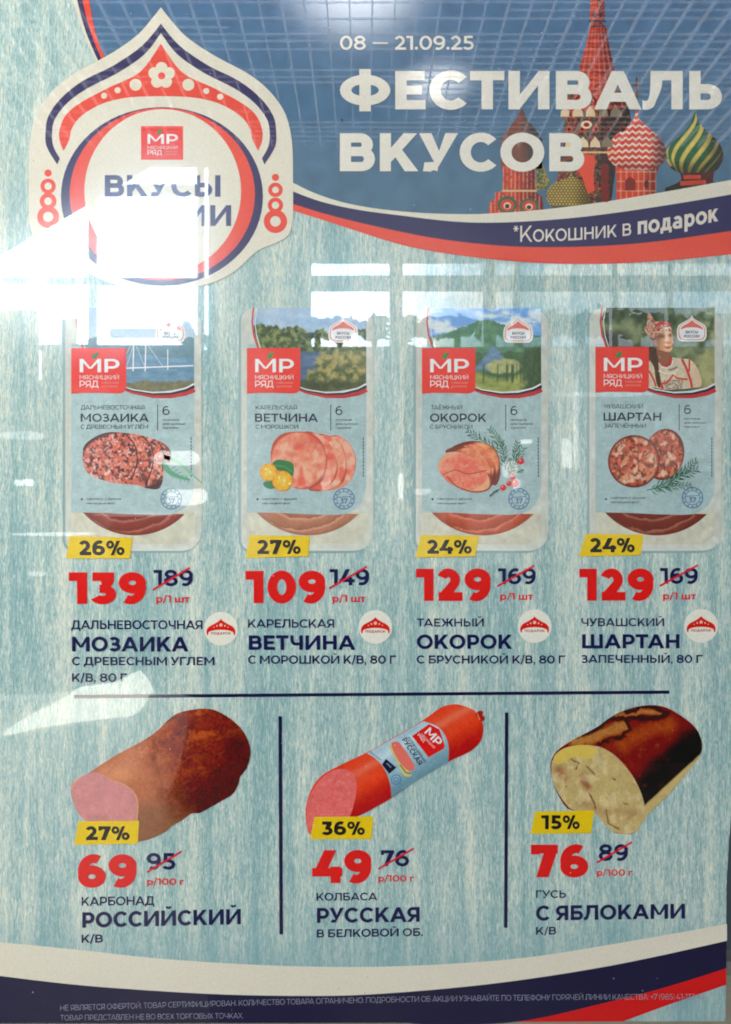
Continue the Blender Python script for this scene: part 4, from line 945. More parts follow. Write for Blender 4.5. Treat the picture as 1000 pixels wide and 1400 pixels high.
    text('pack_lettering', [(names[0], a + nx[0], a + nx[1], 560 + dy, 5.8, .13, INKT), (names[1], a + nx[2], a + nx[3], 576.8 + dy, 11.2, .2, INKT), (names[2], a + nx[4], a + nx[5], 586.3 + dy, 5.6, .15, INKT),
                            ('6', a + 121 * sxk, a + 130.5 * sxk, 567.5 + dy, 12, .15, INKT), ('ломтиков', a + 121 * sxk, a + 143 * sxk, 575.5 + dy, 3, .14, INKT), ('для сытной', a + 121 * sxk, a + 151 * sxk, 581 + dy, 3, .14, INKT), ('тарелки', a + 121 * sxk, a + 142 * sxk, 586.3 + dy, 3, .14, INKT),
                            ('сделано с душой', a + 21, a + 68, 683.5 + dy, 3, .13, INKT), ('мясницкий вкус', a + 21, a + 60, 689.5 + dy, 3, .13, INKT)], 7.6, pk)
    flat('label_rule', [([stroke([(a + 114.5 * sxk, 553), (a + 114.5 * sxk, 589)], 1.1)], (56, 60, 74))], 7.6, pk)
    flat('side_print', [([stroke([(a + 159 * sxk, 598 + 4.6 * q_), (a + 159 * sxk, 601.6 + 4.6 * q_)], 1.3) for q_ in range(12)], (64, 70, 80))], 7.6, pk)
    flat('bullet', [([ell(a + 14.5, 682.5, 1.6, n=8)], (56, 60, 74))], 7.6, pk)
    sc_ = (a + 132.6 * sxk, 682 + dy)
    flat('round_stamp', [(ringp(*sc_, 14.6, 13.4) + ringp(*sc_, 10.2, 9.4) + [ell(sc_[0] + 11.8 * math.cos(t_ * .52), sc_[1] + 11.8 * math.sin(t_ * .52), 1.15, n=6) for t_ in range(12)] + [stroke([(sc_[0] - 9, sc_[1] - 2), (sc_[0] + 9, sc_[1] - 3)], .9)], (58, 96, 132))], 7.6, pk)
    text('stamp_lettering', [('37', sc_[0] - 5, sc_[0] + 5, sc_[1] + 6.4, 7, .18, (58, 90, 126))], 7.7, pk)
    mini_emblem(a + 131.5 * sxk, 451 + dy, 20, pk, 7.6 if k < 3 else 10.5)
    # the food picture on the label
    if k == 0:
        zz = zc(0, 400, .4)
        paint('ham_slice', sm(zz([(284, 555), (292, 520), (330, 492), (372, 478), (430, 480), (500, 492), (560, 515), (585, 545), (580, 580), (560, 612), (556, 648), (540, 672), (500, 668), (470, 658), (400, 652), (350, 640), (305, 620), (288, 590)]), 4),
              ham((178, 92, 76), (70, 34, 34), [(6, .58, (206, 142, 124)), (4.2, .60, (74, 40, 42)), (7, .62, (196, 100, 74)), (3.2, .74, (220, 196, 176)), (3.4, .7, (58, 34, 36))], 3, 4.5, 174, 630, 66, 42), 8, pk, .95, 'fan of mosaic ham slices')
        flat('ham_slice', [([stroke(sm(zz([(430, 484), (462, 520), (470, 580), (450, 640)]), 4, False), 1.6), stroke(sm(zz([(490, 494), (520, 530), (524, 590), (500, 655)]), 4, False), 1.6), stroke(sm(zz([(545, 512), (560, 550), (556, 610)]), 4, False), 1.4)], (66, 32, 34))], 8.4, pk, 'dark rinds of the fanned slices')
        flat('green_sprig', [([stroke(sm(zz([(560, 560), (610, 580), (650, 615), (690, 650)]), 4, False), 6, 2)], (120, 168, 132)), ([stroke(sm(zz([(556, 580), (590, 620), (650, 640)]), 4, False), 9, 3)], (78, 142, 108)), (sprig(226, 640, .5, 40, 6, 12, 1.6, 2), (98, 148, 110))], 8, pk, 'pale green spring onion')
    elif k == 1:
        zz = zc(300, 400, .2857)
        for j, (pts, b_) in enumerate([([(540, 685), (600, 700), (640, 750), (655, 810), (640, 880), (600, 925), (540, 944), (480, 930), (470, 760)], (206, 124, 98)), ([(470, 676), (560, 700), (600, 760), (610, 840), (590, 910), (520, 944), (430, 930), (420, 720)], (212, 134, 106)), ([(400, 670), (480, 680), (540, 740), (566, 820), (556, 890), (500, 938), (420, 935), (380, 760)], (208, 118, 94)),
                                       ([(340, 668), (430, 670), (490, 715), (516, 790), (510, 860), (490, 905), (440, 936), (370, 938), (300, 900), (260, 850), (246, 790), (256, 725), (290, 684)], (206, 118, 92))]):
            pp = sm(zz(pts), 4); A_ = np.array(pp); cx_, cy_ = (A_.min(0) + A_.max(0)) / 2; rx_, ry_ = (A_.max(0) - A_.min(0)) / 2
            paint('ham_slice', pp, ham(b_, (168, 74, 58), [(18, .6, (218, 158, 128)), (16, .64, (204, 88, 70))], 30 + j, 9, cx_, cy_, rx_ * 1.04, ry_ * 1.04), 8 + j * .4, pk, 1.5)
        berry = lambda cx, cy, r, s_: [([ell(cx, cy, r, n=20)], (222, 134, 34)), ([ell(cx + r * .62 * math.cos(t_ * .9 + s_), cy + r * .62 * math.sin(t_ * .9 + s_), r * .32, n=9) for t_ in range(7)], (236, 160, 50)), ([ell(cx + r * .28 * math.cos(t_ * 2.1 + s_), cy + r * .28 * math.sin(t_ * 2.1 + s_), r * .26, n=8) for t_ in range(3)], (240, 178, 70)), ([ell(cx - r * .3 + q_ * r * .5, cy - r * .35 + q_ * r * .3, r * .11, n=6) for q_ in range(3)], (250, 214, 140))]
        flat('leaf', [([zz(sm([(255, 825), (270, 803), (300, 800), (345, 812), (358, 835), (352, 880), (320, 862), (280, 850)], 3)), zz(sm([(212, 910), (250, 895), (275, 925), (250, 940), (220, 930)], 3))], (52, 110, 66)), ([stroke(zz([(262, 826), (310, 832), (352, 860)]), 1)], (90, 142, 84))], 10, pk)
        flat('orange_berry', berry(*zz([(236, 860)])[0], 12, .3), 10.8, pk)
        flat('orange_berry', berry(*zz([(303, 902)])[0], 14, 1.1), 11.8, pk)
    elif k == 2:
        zz = zc(540, 400, .2857); R_ = lambda *q: zz([q])[0]
        flat('rosemary', [(sprig(*R_(505, 770), -2.55, 56, 12, 13, 1.6, 5), (52, 92, 70)), (sprig(*R_(520, 760), -2.1, 38, 9, 12, 1.5, 6), (70, 110, 78)), (sprig(*R_(548, 890), -1.35, 52, 12, 12, 1.7, 7), (44, 84, 62)), (sprig(*R_(540, 880), -1.05, 46, 10, 12, 1.6, 8), (66, 106, 74)), (sprig(*R_(530, 850), -1.7, 40, 9, 11, 1.6, 9), (56, 96, 68))], 7.8, pk)
        for j, (pts, b_, e_) in enumerate([([(300, 735), (370, 710), (450, 728), (492, 770), (504, 830), (500, 890), (470, 920), (400, 800)], (206, 116, 70), (112, 52, 40)), ([(270, 745), (350, 716), (420, 742), (466, 800), (484, 860), (474, 910), (430, 930), (330, 800)], (196, 98, 66), (104, 44, 36)), ([(240, 760), (310, 735), (390, 760), (440, 810), (464, 870), (460, 930), (400, 940), (300, 800)], (204, 110, 76), (110, 50, 38)),
                                           ([(222, 790), (252, 766), (300, 764), (360, 784), (410, 820), (444, 866), (456, 910), (442, 942), (390, 955), (320, 940), (262, 912), (226, 876), (206, 840)], (212, 100, 78), (206, 148, 108))]):
            pp = sm(zz(pts), 4); A_ = np.array(pp); cx_, cy_ = (A_.min(0) + A_.max(0)) / 2; rx_, ry_ = (A_.max(0) - A_.min(0)) / 2
            paint('ham_slice', pp, ham(b_, e_, [(7, .7, (224, 140, 104))], 40 + j, 8, cx_, cy_, rx_ * 1.0, ry_ * 1.0), 8.8 + j * .4, pk, 1.3)
        flat('ham_slice', [([stroke(sm(zz([(232, 872), (290, 850), (350, 868), (440, 850)]), 4, False), 1.1), stroke(sm(zz([(250, 880), (300, 930), (380, 954), (444, 942), (458, 905), (446, 866)]), 4, False), 1.5, 2.4)], (150, 62, 48))], 10.6, pk, 'dark rind and seam of the cut ham')
        flat('red_berry', [([ell(*R_(603, 808), 4.6, n=14)], (190, 44, 44)), ([ell(R_(603, 808)[0] - 1.3, R_(603, 808)[1] - 1.5, 1.1, n=6)], (232, 160, 150))], 9, pk)
        for (bx, by, br) in ((575, 912, 5.4), (545, 914, 3.8), (518, 934, 4.2), (562, 880, 4)):
            flat('red_berry', [([ell(*R_(bx, by), br, n=14)], (196, 50, 46)), ([ell(R_(bx, by)[0] - 1.3, R_(bx, by)[1] - 1.5, 1.1, n=6)], (232, 160, 150))], 10.8, pk)
        flat('thyme', [(sprig(*R_(500, 940), 2.5, 17, 5, 4, 1.2, 3) + sprig(*R_(584, 862), -.35, 10, 3, 4, 1.2, 4), (44, 62, 44))], 10.8, pk)
    else:
        zz = zc(770, 400, .2857)
        flat('rosemary', [(sprig(*zz([(430, 940)])[0], -.42, 68, 15, 15, 1.6, 12), (46, 86, 66)), (sprig(*zz([(400, 945)])[0], -.12, 62, 12, 11, 1.5, 13), (62, 104, 74)), (sprig(*zz([(500, 920)])[0], -.7, 52, 12, 13, 1.6, 14), (52, 94, 68))], 10, pk)
        for j, (cx_, cy_, rx_, ry_) in enumerate(((482, 775, 96, 124), (338, 808, 124, 126))):
            c_ = zz([(cx_, cy_)])[0]
            paint('ham_slice', ell(c_[0], c_[1], rx_ * .2857, ry_ * .2857, 44, .2), ham((164, 78, 56), (104, 42, 34), [(8, .56, (200, 142, 108)), (5, .62, (108, 50, 38)), (7, .68, (216, 176, 142)), (3.4, .72, (90, 40, 32))], 50 + j, 5, c_[0], c_[1], rx_ * .2857, ry_ * .2857), 8.2 + j * .5, pk, 1.1, 'mottled brown round slice')

# --- discount tags, prices, names -----------------------------------------------------
def offer(tagp, pct, pr, old, unit, strike, names, badge=None):
    tg = flat('discount_tag', [([tagp], YEL)], 10.5, poster, 'yellow discount tag reading ' + pct[0])
    text('tag_lettering', [(pct[0], pct[1], pct[2], pct[4], pct[4] - pct[3], .27, BLACK)], 11.5, tg)
    text('price', [(pr[0], pr[1], pr[2], pr[4] - .5, pr[4] - pr[3] - 1, .315, RED)], 6, poster, 'large red price ' + pr[0])
    op = text('old_price', [(old[0], old[1], old[2], old[4], old[4] - old[3], .225, NAVYT)], 6, poster, 'struck out navy price ' + old[0])
    flat('strike_line', [([stroke(strike, 2.6)], (200, 44, 52))], 7, op)
    text('price_unit', [(unit[0], unit[1], unit[2], unit[3], unit[4], .2, (206, 48, 46))], 6, poster)
    text('product_name', [(n_[0], n_[1], n_[2], n_[4], n_[4] - n_[3], n_[5], NAVYT, n_[6] if len(n_) > 6 else 0) for n_ in names], 6, poster)
    if badge:
        bx, by = badge
        bd = flat('gift_badge', [([ell(bx, by, 23, n=40)], (214, 206, 186))], 6, poster, 'round cream gift badge with red headdress')
        cr = sm([(bx, by - 13.5), (bx - 3, by - 10.5), (bx - 9, by - 6.8), (bx - 16, by - 3), (bx - 19.3, by + 1.5), (bx - 19.6, by + 6), (bx - 18.6, by + 9.2)], 3, False) + sm([(bx - 17.5, by + 8.4), (bx - 16.8, by + 5), (bx - 13, by + 3), (bx - 7, by + 1.8), (bx, by + 1.4)], 3, False)
        flat('headdress', [([mir(cr, bx)], (196, 44, 36)), ([ell(bx, by - 5.2, 2.3, n=10), ell(bx - 5.4, by - 4, 1.2, n=8), ell(bx + 5.4, by - 4, 1.2, n=8), ell(bx - 9.6, by - 2.2, .8, n=6), ell(bx + 9.6, by - 2.2, .8, n=6)], (222, 170, 150))], 7, bd)
        text('badge_lettering', [('ПОДАРОК', bx - 13.6, bx + 14, by + 7.9, 3.3, .24, (168, 62, 54))], 7, bd)
M1, M2, M3 = .185, .245, .2
offer([(95.5, 733), (182, 735), (178, 763.5), (91.5, 763.5)], ('26%', 109, 171, 739, 759), ('139', 94.5, 200, 782, 826), ('189', 210.5, 264, 779, 801), ('р/1 шт', 214, 259.5, 823.5, 9.6), [(209.5, 806.5), (260, 776)],
      [('ДАЛЬНЕВОСТОЧНАЯ', 98, 277, 848, 860, M1), ('МОЗАИКА', 99, 258, 870.5, 890.5, M2), ('С ДРЕВЕСНЫМ УГЛЕМ', 99, 293.5, 898, 909.3, M3), ('К/В, 80 Г', 99, 174, 920.5, 932, M3)], (302.5, 859.5))
offer([(342, 731.5), (424, 733), (422, 760.5), (336.5, 763)], ('27%', 352, 411.5, 738, 757.5), ('109', 336, 445, 780, 825), ('149', 451, 505, 778, 800), ('р/1 шт', 455, 500, 823, 9.6), [(450, 804.5), (502, 774.5)],
      [('КАРЕЛЬСКАЯ', 339.5, 457, 846.5, 858, M1), ('ВЕТЧИНА', 340.5, 486, 868.5, 888.3, M2), ('С МОРОШКОЙ К/В, 80 Г', 339.5, 541.5, 896, 907.3, M3)], (513.5, 857))
offer([(575.5, 731.5), (655, 732.5), (650, 760.5), (568, 762.5)], ('24%', 584, 645, 738, 757), ('129', 569, 671, 777, 822), ('169', 681, 732.5, 777, 798.5), ('р/1 шт', 684, 729, 820, 9.4), [(680, 801.5), (731, 773)],
      [('ТАЕЖНЫЙ', 570, 661.5, 845.5, 856.5, M1), ('ОКОРОК', 570, 700.5, 867.5, 887, M2), ('С БРУСНИКОЙ К/В, 80 Г', 570, 772.5, 896, 907, M3)], (731, 856))
offer([(801, 730), (879.5, 731), (876, 759), (791, 761)], ('24%', 806.5, 867.5, 735.5, 755), ('129', 792, 893.5, 777, 821.5), ('169', 902.5, 954, 776.5, 798), ('р/1 шт', 906.5, 951.5, 819.5, 9.4), [(902, 801), (954, 772.5)],
      [('ЧУВАШСКИЙ', 795, 908, 845, 856, M1), ('ШАРТАН', 796, 929, 867, 886.3, M2), ('ЗАПЕЧЕННЫЙ, 80 Г', 795, 960.5, 895.3, 906.2, M3)], (958.5, 855.5))
offer([(108, 1122.5), (190.8, 1121.6), (189, 1153), (102, 1154.7)], ('27%', 118, 178, 1129, 1148), ('69', 107, 187, 1167.5, 1213.5), ('95', 201, 240, 1166, 1188.5), ('р/100 г', 201.5, 252, 1209.5, 8.8), [(201.5, 1192), (249, 1163.5)],
      [('КАРБОНАД', 112, 211.5, 1226, 1238, M1, -.012), ('РОССИЙСКИЙ', 113, 329.5, 1247, 1268, M2, -.022), ('К/В', 112, 141, 1277.5, 1288.5, M3, -.01)])
offer([(430, 1116.5), (510.5, 1115.6), (508, 1147), (424.5, 1147)], ('36%', 440, 499, 1122.5, 1141), ('49', 427, 508, 1161.5, 1207.5), ('76', 521, 559.5, 1162, 1184), ('р/100 г', 517.5, 566.5, 1205, 8.8), [(517.5, 1187.5), (566, 1159.5)],
      [('КОЛБАСА', 433, 516, 1220.5, 1231, M1, -.006), ('РУССКАЯ', 433.5, 574, 1241, 1261.3, M2, -.01), ('В БЕЛКОВОЙ ОБ.', 433.5, 578.5, 1270.5, 1281.3, M3, -.014)])
offer([(731.7, 1109), (812.5, 1107.6), (808, 1138.7), (725.4, 1139.6)], ('15%', 740, 792.5, 1114, 1133), ('76', 726, 804.5, 1154, 1199.5), ('89', 818.5, 858.5, 1154, 1176.5), ('р/100 г', 816, 865, 1197, 8.8), [(816, 1179), (864, 1151)],
      [('ГУСЬ', 733, 774, 1217, 1227.3, M1, -.004), ('С ЯБЛОКАМИ', 733, 936.5, 1238, 1258.3, M2, -.014), ('К/В', 733, 760.5, 1267, 1277.5, M3, -.01)])
flat('divider_line', [([stroke([(102, 952.3), (915, 946)], 4.4)], NAVY)], 6, poster, 'long horizontal navy rule')
flat('divider_line', [([stroke([(383.3, 979), (384.8, 1277)], 4.8)], NAVY)], 6, poster, 'upright navy rule left of the sausage')
flat('divider_line', [([stroke([(692.8, 974), (691.6, 1268)], 4.6)], NAVY)], 6, poster, 'upright navy rule right of the sausage')
wl = np.poly1d(np.polyfit([83, 300, 500, 750, 960], [1381.3, 1375.3, 1370.3, 1367, 1366], 3))
wl2 = lambda x: 1394.6 - (x - 83) * .012
text('fine_print', [('НЕ ЯВЛЯЕТСЯ ОФЕРТОЙ. ТОВАР СЕРТИФИЦИРОВАН. КОЛИЧЕСТВО ТОВАРА ОГРАНИЧЕНО. ПОДРОБНОСТИ ОБ АКЦИИ УЗНАВАЙТЕ ПО ТЕЛЕФОНУ ГОРЯЧЕЙ ЛИНИИ КАЧЕСТВА: +7 (985) 41-133-41', 83, 962, 1381, 7.6, .12, (126, 126, 136), 0, wl),
                    ('ТОВАР ПРЕДСТАВЛЕН НЕ ВО ВСЕХ ТОРГОВЫХ ТОЧКАХ.', 83, 333, 1394, 7.4, .12, (126, 126, 136), 0, wl2)], 6, poster, 'tiny grey disclaimer lines')

# --- the three pictures of the lower row ------------------------------------------------
za = zc(0, 940, .38)
def roast(x, y):
    u = x / .38; v_ = (y - 940) / .38
    al = ((u - 380) * .885 - (v_ - 430) * .466); ac = ((u - 380) * .466 + (v_ - 430) * .885)
    w = 175 + 20 * np.sin(al / 120); r_ = (ac + 10) / w + .3 * (fbm(u / 80, v_ / 80, 30, 3) - .5)
    t = ss(170, 330, al + 90 * (fbm(u / 60, v_ / 60, 38) - .5))
    c = mixc((168, 98, 66), (122, 46, 28), t)
    c = mixc(c, (204, 142, 88), .6 * np.exp(-(((u - 440) / 50) ** 2 + ((v_ - 310) / 28) ** 2))); c = mixc(c, (198, 128, 92), .5 * np.exp(-((r_ + .5) / .25) ** 2) * (1 - t))
    c = mixc(c, (118, 82, 60), .7 * ss(.15, .6, r_) * (1 - t)); c = mixc(c, (70, 28, 24), .85 * ss(.1, .95, r_ + .1) * t)
    c = mixc(c, (176, 84, 46), .7 * ss(.48, .66, fbm(u / 60, v_ / 44, 33, 5)) * t * ss(.35, -.1, r_)); c = mixc(c, (88, 34, 28), .6 * ss(.5, .64, fbm(u / 44, v_ / 60, 41, 4)) * t)
    g = fbm(x / 2.1, y / 2.1, 35, 3) - .5; c = c * (1 + (.12 + .34 * t)[..., None] * g[..., None])
    c = mixc(c, (178, 96, 60), .3 * ss(.6, .74, fbm(al / 30, ac / 12, 39, 4)) * t * ss(.9, .2, r_)); wk = np.abs(fbm(u / 46, v_ / 30, 43, 4) - .5); c = mixc(c, (64, 26, 22), .6 * ss(.035, 0, wk) * t); dk_ = np.exp(-(((u - 850) / 42) ** 2 + ((v_ - 205) / 60) ** 2)); c = mixc(c, (70, 28, 24), .75 * dk_)
    return c
rp_ = sm(za([(258, 350), (282, 328), (318, 308), (372, 272), (430, 236), (520, 188), (572, 150), (600, 122), (640, 92), (700, 78), (755, 76), (800, 92), (850, 128), (888, 178), (902, 235), (888, 290), (866, 318), (858, 348), (838, 382), (800, 406), (760, 428), (720, 450), (690, 452), (660, 474), (620, 496), (596, 518), (540, 544), (500, 553), (450, 563), (400, 548), (330, 500), (286, 450), (262, 400)]), 3)
rs = paint('roast_picture', rp_, roast, 8, poster, 1.0, 'picture of a brown smoked pork loin roast with pink cut end')
cut = sm(za([(258, 360), (272, 334), (300, 315), (345, 304), (375, 316), (402, 332), (440, 344), (475, 366), (494, 396), (496, 430), (490, 490), (440, 520), (370, 512), (310, 480), (272, 430)]), 4)
paint('cut_face', cut, lambda x, y: mixc(mixc((182, 118, 114), (192, 128, 120), fbm(x / 20, y / 20, 61, 3)), (206, 152, 120), ss(.88, .99, np.hypot((x - 143) / 54., (y - 1098) / 50.))), 8.6, rs, 2.0, 'pink cut end of the roast', extra=[([stroke(sm(za([(345, 304), (378, 316), (404, 332), (442, 345), (476, 368), (495, 400), (497, 440), (492, 485)]), 4, False), .6, 2.4)], (196, 136, 104))])
# sausage
zs = zc(370, 940, .33)
ax0 = np.array(zs([(250, 470)])[0]); ax1 = np.array(zs([(800, 150)])[0]); ad = (ax1 - ax0) / np.hypot(*(ax1 - ax0)); an = np.array([-ad[1], ad[0]])
def sausage(x, y):
    q = (x - ax0[0]) * an[0] + (y - ax0[1]) * an[1]; r = q / 34.
    c = mixc((212, 68, 44), (158, 30, 26), ss(-.1, 1.1, r)); c = mixc(c, (236, 132, 100), .5 * np.exp(-((r + .45) / .18) ** 2)); c = mixc(c, (196, 56, 36), ss(-.8, -1.15, r) * .6)
    return mixc(c, (222, 92, 62), .12 * ss(.45, .75, fbm(x / 9, y / 9, 71)))
so = sm(zs([(146, 520), (152, 470), (175, 410), (215, 362), (270, 330), (340, 296), (420, 258), (520, 200), (600, 155), (655, 118), (705, 82), (760, 68), (800, 75), (845, 95), (872, 130), (882, 175), (868, 225), (830, 262), (780, 286), (735, 308), (660, 352), (580, 400), (500, 458), (440, 492), (380, 525), (330, 545), (280, 580), (220, 606), (168, 608), (152, 580)]), 3)
sg = paint('sausage_picture', so, sausage, 8, poster, 1.6, 'picture of a red cased boiled sausage with blue paper band', extra=[([sm(zs([(850, 112), (862, 96), (880, 98), (878, 114), (888, 124), (882, 138), (868, 136), (860, 126)]), 3)], (156, 44, 30)), ([stroke(zs([(856, 108), (868, 134)]), 1.4)], (214, 130, 80))])
paint('cut_face', sm(zs([(150, 520), (160, 465), (182, 412), (222, 366), (262, 342), (305, 337), (338, 350), (355, 385), (356, 430), (346, 480), (330, 530), (300, 570), (230, 604), (170, 606), (152, 575)]), 4), lambda x, y: mixc(mixc((206, 92, 86), (214, 104, 96), fbm(x / 16, y / 16, 75, 3)), (224, 128, 116), .5 * ss(.66, .76, vn(x / 2.2, y / 2.2, 76))), 8.6, sg, 1.9, 'pink cut end of the sausage')
bandp = [zs([(400, 272)])[0], zs([(634, 138)])[0]] + sm(zs([(634, 138), (690, 160), (722, 195), (738, 245), (736, 308)]), 4, False) + sm(zs([(736, 308), (660, 352), (580, 400), (502, 456)]), 2, False)[1:] + sm(zs([(502, 456), (496, 400), (474, 340), (440, 296), (400, 272)]), 4, False)[1:-1]
def bandfn(x, y):
    q = ((x - ax0[0]) * an[0] + (y - ax0[1]) * an[1]) / 34.; c = mixc((148, 174, 176), (96, 130, 138), ss(0, 1.1, q)); return mixc(c, (190, 204, 202), .6 * np.exp(-((q + .5) / .22) ** 2))
paint('paper_band', bandp, bandfn, 9, sg, 2.0, 'light blue paper band')
def onband(pts, org, ang, s):    # small artwork laid along the band
    c_, s_ = math.cos(ang), math.sin(ang); return [(org[0] + (x * c_ - y * s_) * s, org[1] + (x * s_ + y * c_) * s) for x, y in pts]
flat('logo_badge', [([zs([(657, 150), (700, 172), (722, 240), (718, 252), (655, 288), (640, 268), (586, 200)])], (200, 42, 40))], 9.6, sg)
def rot_text(name, s, p0, p1, cap, w, rgb, layer, parent):
    V, f = letters(s, 0, math.hypot(p1[0] - p0[0], p1[1] - p0[1]), 0, cap, w)
    a_ = math.atan2(p1[1] - p0[1], p1[0] - p0[0]); c_, s_ = math.cos(a_), math.sin(a_)
    X = p0[0] + V[:, 0] * c_ - V[:, 1] * s_; Y = p0[1] + V[:, 0] * s_ + V[:, 1] * c_
    return (np.stack([X, Y], 1), f, rgb, layer)
build('band_lettering', [rot_text('', 'МР', zs([(636, 186)])[0], zs([(690, 244)])[0], 11.5, .22, (226, 216, 206), 10.4, sg), rot_text('', 'МЯСНИЦКИЙ', zs([(622, 194)])[0], zs([(676, 252)])[0], 3, .16, (222, 190, 180), 10.4, sg),
                         rot_text('', 'РЯД', zs([(608, 196)])[0], zs([(634, 226)])[0], 4, .16, (222, 200, 190), 10.4, sg), rot_text('', 'КОЛБАСА ВАРЕНАЯ', zs([(566, 208)])[0], zs([(636, 310)])[0], 4, .16, (40, 44, 70), 10.4, sg),
                         rot_text('', 'РУССКАЯ', zs([(544, 216)])[0], zs([(614, 322)])[0], 7, .22, (40, 44, 70), 10.4, sg), rot_text('', 'мясной продукт', zs([(412, 268)])[0], zs([(458, 304)])[0], 3, .14, (60, 70, 90), 10.4, sg)], sg)
flat('band_picture', [([zs(sm([(490, 236), (500, 262), (530, 320), (556, 366), (586, 362), (560, 330), (520, 250)], 3))], (196, 176, 110)), ([zs(sm([(502, 228), (530, 224), (548, 244), (580, 292), (596, 322), (590, 342), (560, 336), (530, 300), (508, 258)], 3))], (214, 106, 92)), ([stroke(zs([(536, 318), (560, 350), (580, 356)]), 1.6)], (70, 110, 60)), ([zs([(478, 294), (522, 330), (492, 356), (462, 318)])], (26, 34, 56)), ([stroke(zs([(482, 312), (500, 330)]), 2)], (110, 116, 130))], 9.8, sg)
c_ = zs([(521, 380)])[0]
flat('round_stamp', [(ringp(c_[0], c_[1], 7, 6, 20) + ringp(c_[0], c_[1], 3.6, 2.8, 14), (52, 104, 146))], 9.8, sg)
# goose roll
zg = zc(670, 940, .33)
def dpl(x, y, pts):
    d = np.full(np.shape(x), 1e9)
    for (x1, y1), (x2, y2) in zip(pts[:-1], pts[1:]):
        t = np.clip(((x - x1) * (x2 - x1) + (y - y1) * (y2 - y1)) / ((x2 - x1) ** 2 + (y2 - y1) ** 2), 0, 1); d = np.minimum(d, np.hypot(x - x1 - t * (x2 - x1), y - y1 - t * (y2 - y1)))
    return d
def goose(x, y):
    u = (x - 740) / .23; v_ = (y - 960) / .23; j = 34 * (fbm(u / 60, v_ / 60, 83, 4) - .5); uu = u + j; vv = v_ + j * .7 + 20 * (fbm(u / 30, v_ / 30, 84, 3) - .5)
    # distance from the lower right rim of the skin
    dr = dpl(u, v_, [(600, 610), (700, 520), (820, 400), (935, 300)]); sgn = (u - 600) * .68 + (v_ - 610) * .73
    c = mixc((126, 46, 28), (104, 28, 22), fbm(u / 90, v_ / 90, 85)); c = mixc(c, (158, 74, 38), .75 * np.exp(-(dpl(u, v_, [(480, 250), (620, 170), (760, 130)]) / 50) ** 2) * (.5 + fbm(u / 50, v_ / 50, 86)))
    c = mixc(c, (32, 20, 18), ss(190, 90, dr + j)); c = mixc(c, (172, 116, 60), .9 * ss(52, 14, dpl(uu, vv, [(200, 235), (330, 200), (430, 160), (490, 140)]))); c = mixc(c, (168, 108, 58), .9 * ss(32, 4, dpl(uu, vv, [(450, 84), (560, 60), (700, 64)])))
    c = mixc(c, (58, 24, 22), .95 * ss(22, 8, dpl(uu, vv, [(190, 205), (300, 170), (400, 100), (540, 96), (700, 98), (745, 60), (640, 22), (500, 50)]))); c = mixc(c, (58, 26, 22), .9 * ss(18, 6, dpl(uu, vv, [(510, 110), (530, 160), (470, 205), (340, 246)])))
    c = mixc(c, (150, 84, 58), .35 * ss(.66, .8, fbm(u / 30, v_ / 30, 88, 3))) ; c = c * (1 + .22 * (fbm(x / 1.8, y / 1.8, 89, 3) - .5))[:, None]
    return mixc(c, (182, 158, 100), ss(-6, 6, (u - 600) * .70 + (v_ - 600) * .76 - 18 + j * .15) * ss(560, 640, u + 60))
go = sm(zg([(250, 320), (262, 282), (290, 250), (340, 218), (400, 186), (450, 158), (490, 128), (540, 100), (610, 78), (680, 72), (735, 84), (790, 115), (838, 152), (866, 190), (878, 235), (872, 275), (850, 310), (800, 370), (750, 430), (700, 480), (650, 528), (630, 560), (600, 600), (545, 606), (500, 590), (440, 520), (380, 510), (320, 500), (275, 430), (256, 370)]), 3)
gs = paint('goose_picture', go, goose, 8, poster, 1.0, 'picture of a dark roasted goose roll with pale cut end')
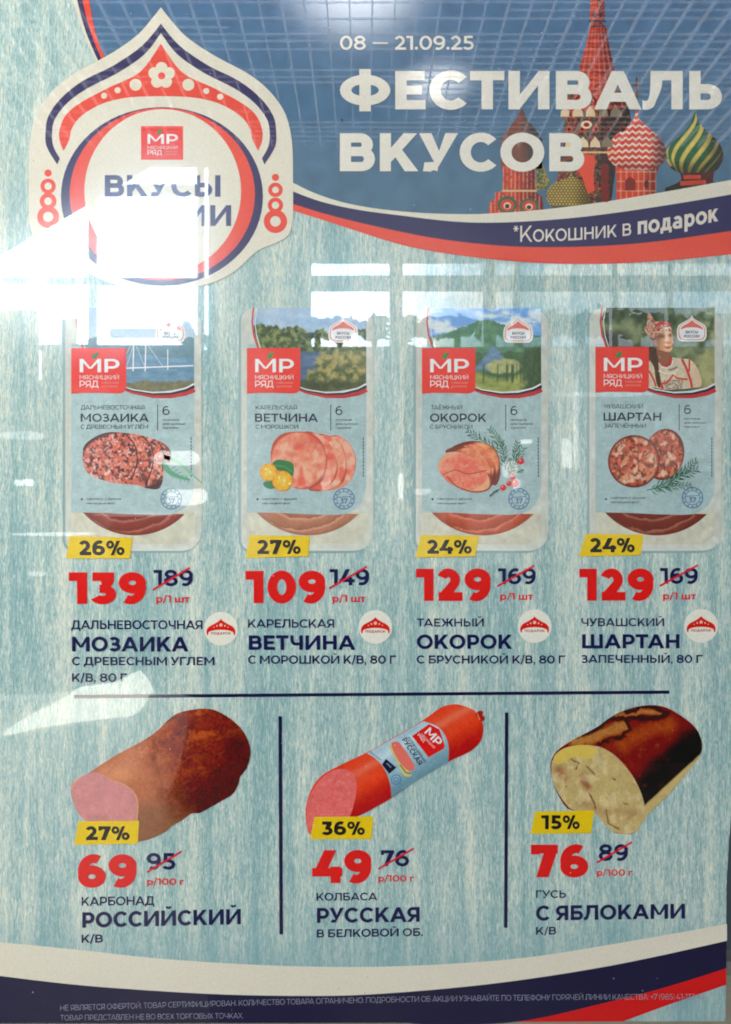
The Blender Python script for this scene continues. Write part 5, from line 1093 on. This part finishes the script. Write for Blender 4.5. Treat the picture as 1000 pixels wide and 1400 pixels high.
def goosecut(x, y):
    u = (x - 740) / .23; v_ = (y - 960) / .23
    c = mixc((186, 164, 108), (170, 144, 92), fbm(u / 90, v_ / 90, 91, 3)); c = mixc(c, (150, 98, 66), .8 * np.exp(-(dpl(u, v_, [(105, 400), (130, 450)]) / 26) ** 2)); c = mixc(c, (142, 84, 58), .85 * np.exp(-(dpl(u, v_, [(245, 450), (275, 500)]) / 24) ** 2))
    c = mixc(c, (146, 100, 68), .6 * np.exp(-(dpl(u, v_, [(250, 590), (320, 640), (560, 670)]) / 26) ** 2) * fbm(u / 20, v_ / 20, 5)); c = mixc(c, (204, 188, 140), .5 * ss(.5, .68, fbm(u / 50, v_ / 60, 95, 4)))
    jj = 14 * (fbm(u / 22, v_ / 22, 97) - .5)
    for q_ in ([(180, 340), (225, 360), (205, 395)], [(270, 380), (320, 430)], [(285, 540), (310, 590), (325, 635)], [(385, 640), (400, 720), (460, 750)], [(490, 600), (515, 605)], [(420, 450), (440, 460)]): c = mixc(c, (86, 56, 38), .85 * ss(5, 1.5, dpl(u + jj, v_ + jj, q_)))
    return mixc(c, (96, 64, 40), .8 * ss(7, 2, np.hypot(u - 147, v_ - 500)))
paint('cut_face', sm(zg([(254, 330), (262, 296), (300, 262), (350, 242), (430, 240), (480, 256), (530, 292), (580, 350), (615, 410), (636, 470), (640, 520), (620, 570), (590, 600), (545, 605), (500, 590), (460, 548), (430, 515), (380, 512), (330, 498), (285, 440), (260, 385)]), 4), goosecut, 8.6, gs, 1.3, 'pale marbled cut end of the roll',
      extra=[([sm(zg([(264, 288), (300, 254), (360, 238), (425, 240), (440, 262), (430, 285), (390, 296), (350, 286), (310, 306), (276, 316)]), 4)], lambda x, y: mixc((190, 160, 70), (206, 182, 96), fbm(x / 6, y / 6, 7)))])

# dust and one dark speck on the film
rd = random.Random(11)
flat('dust', [([ell(rd.uniform(5, 985), rd.uniform(5, 1380), rd.uniform(.3, .8), n=6) for _ in range(150)], (196, 194, 186)), ([ell(rd.uniform(5, 985), rd.uniform(5, 1380), rd.uniform(.3, .7), n=6) for _ in range(50)] + [ell(468, 165, 1.6, n=8)], (60, 58, 56))], 15, poster)['kind'] = 'stuff'
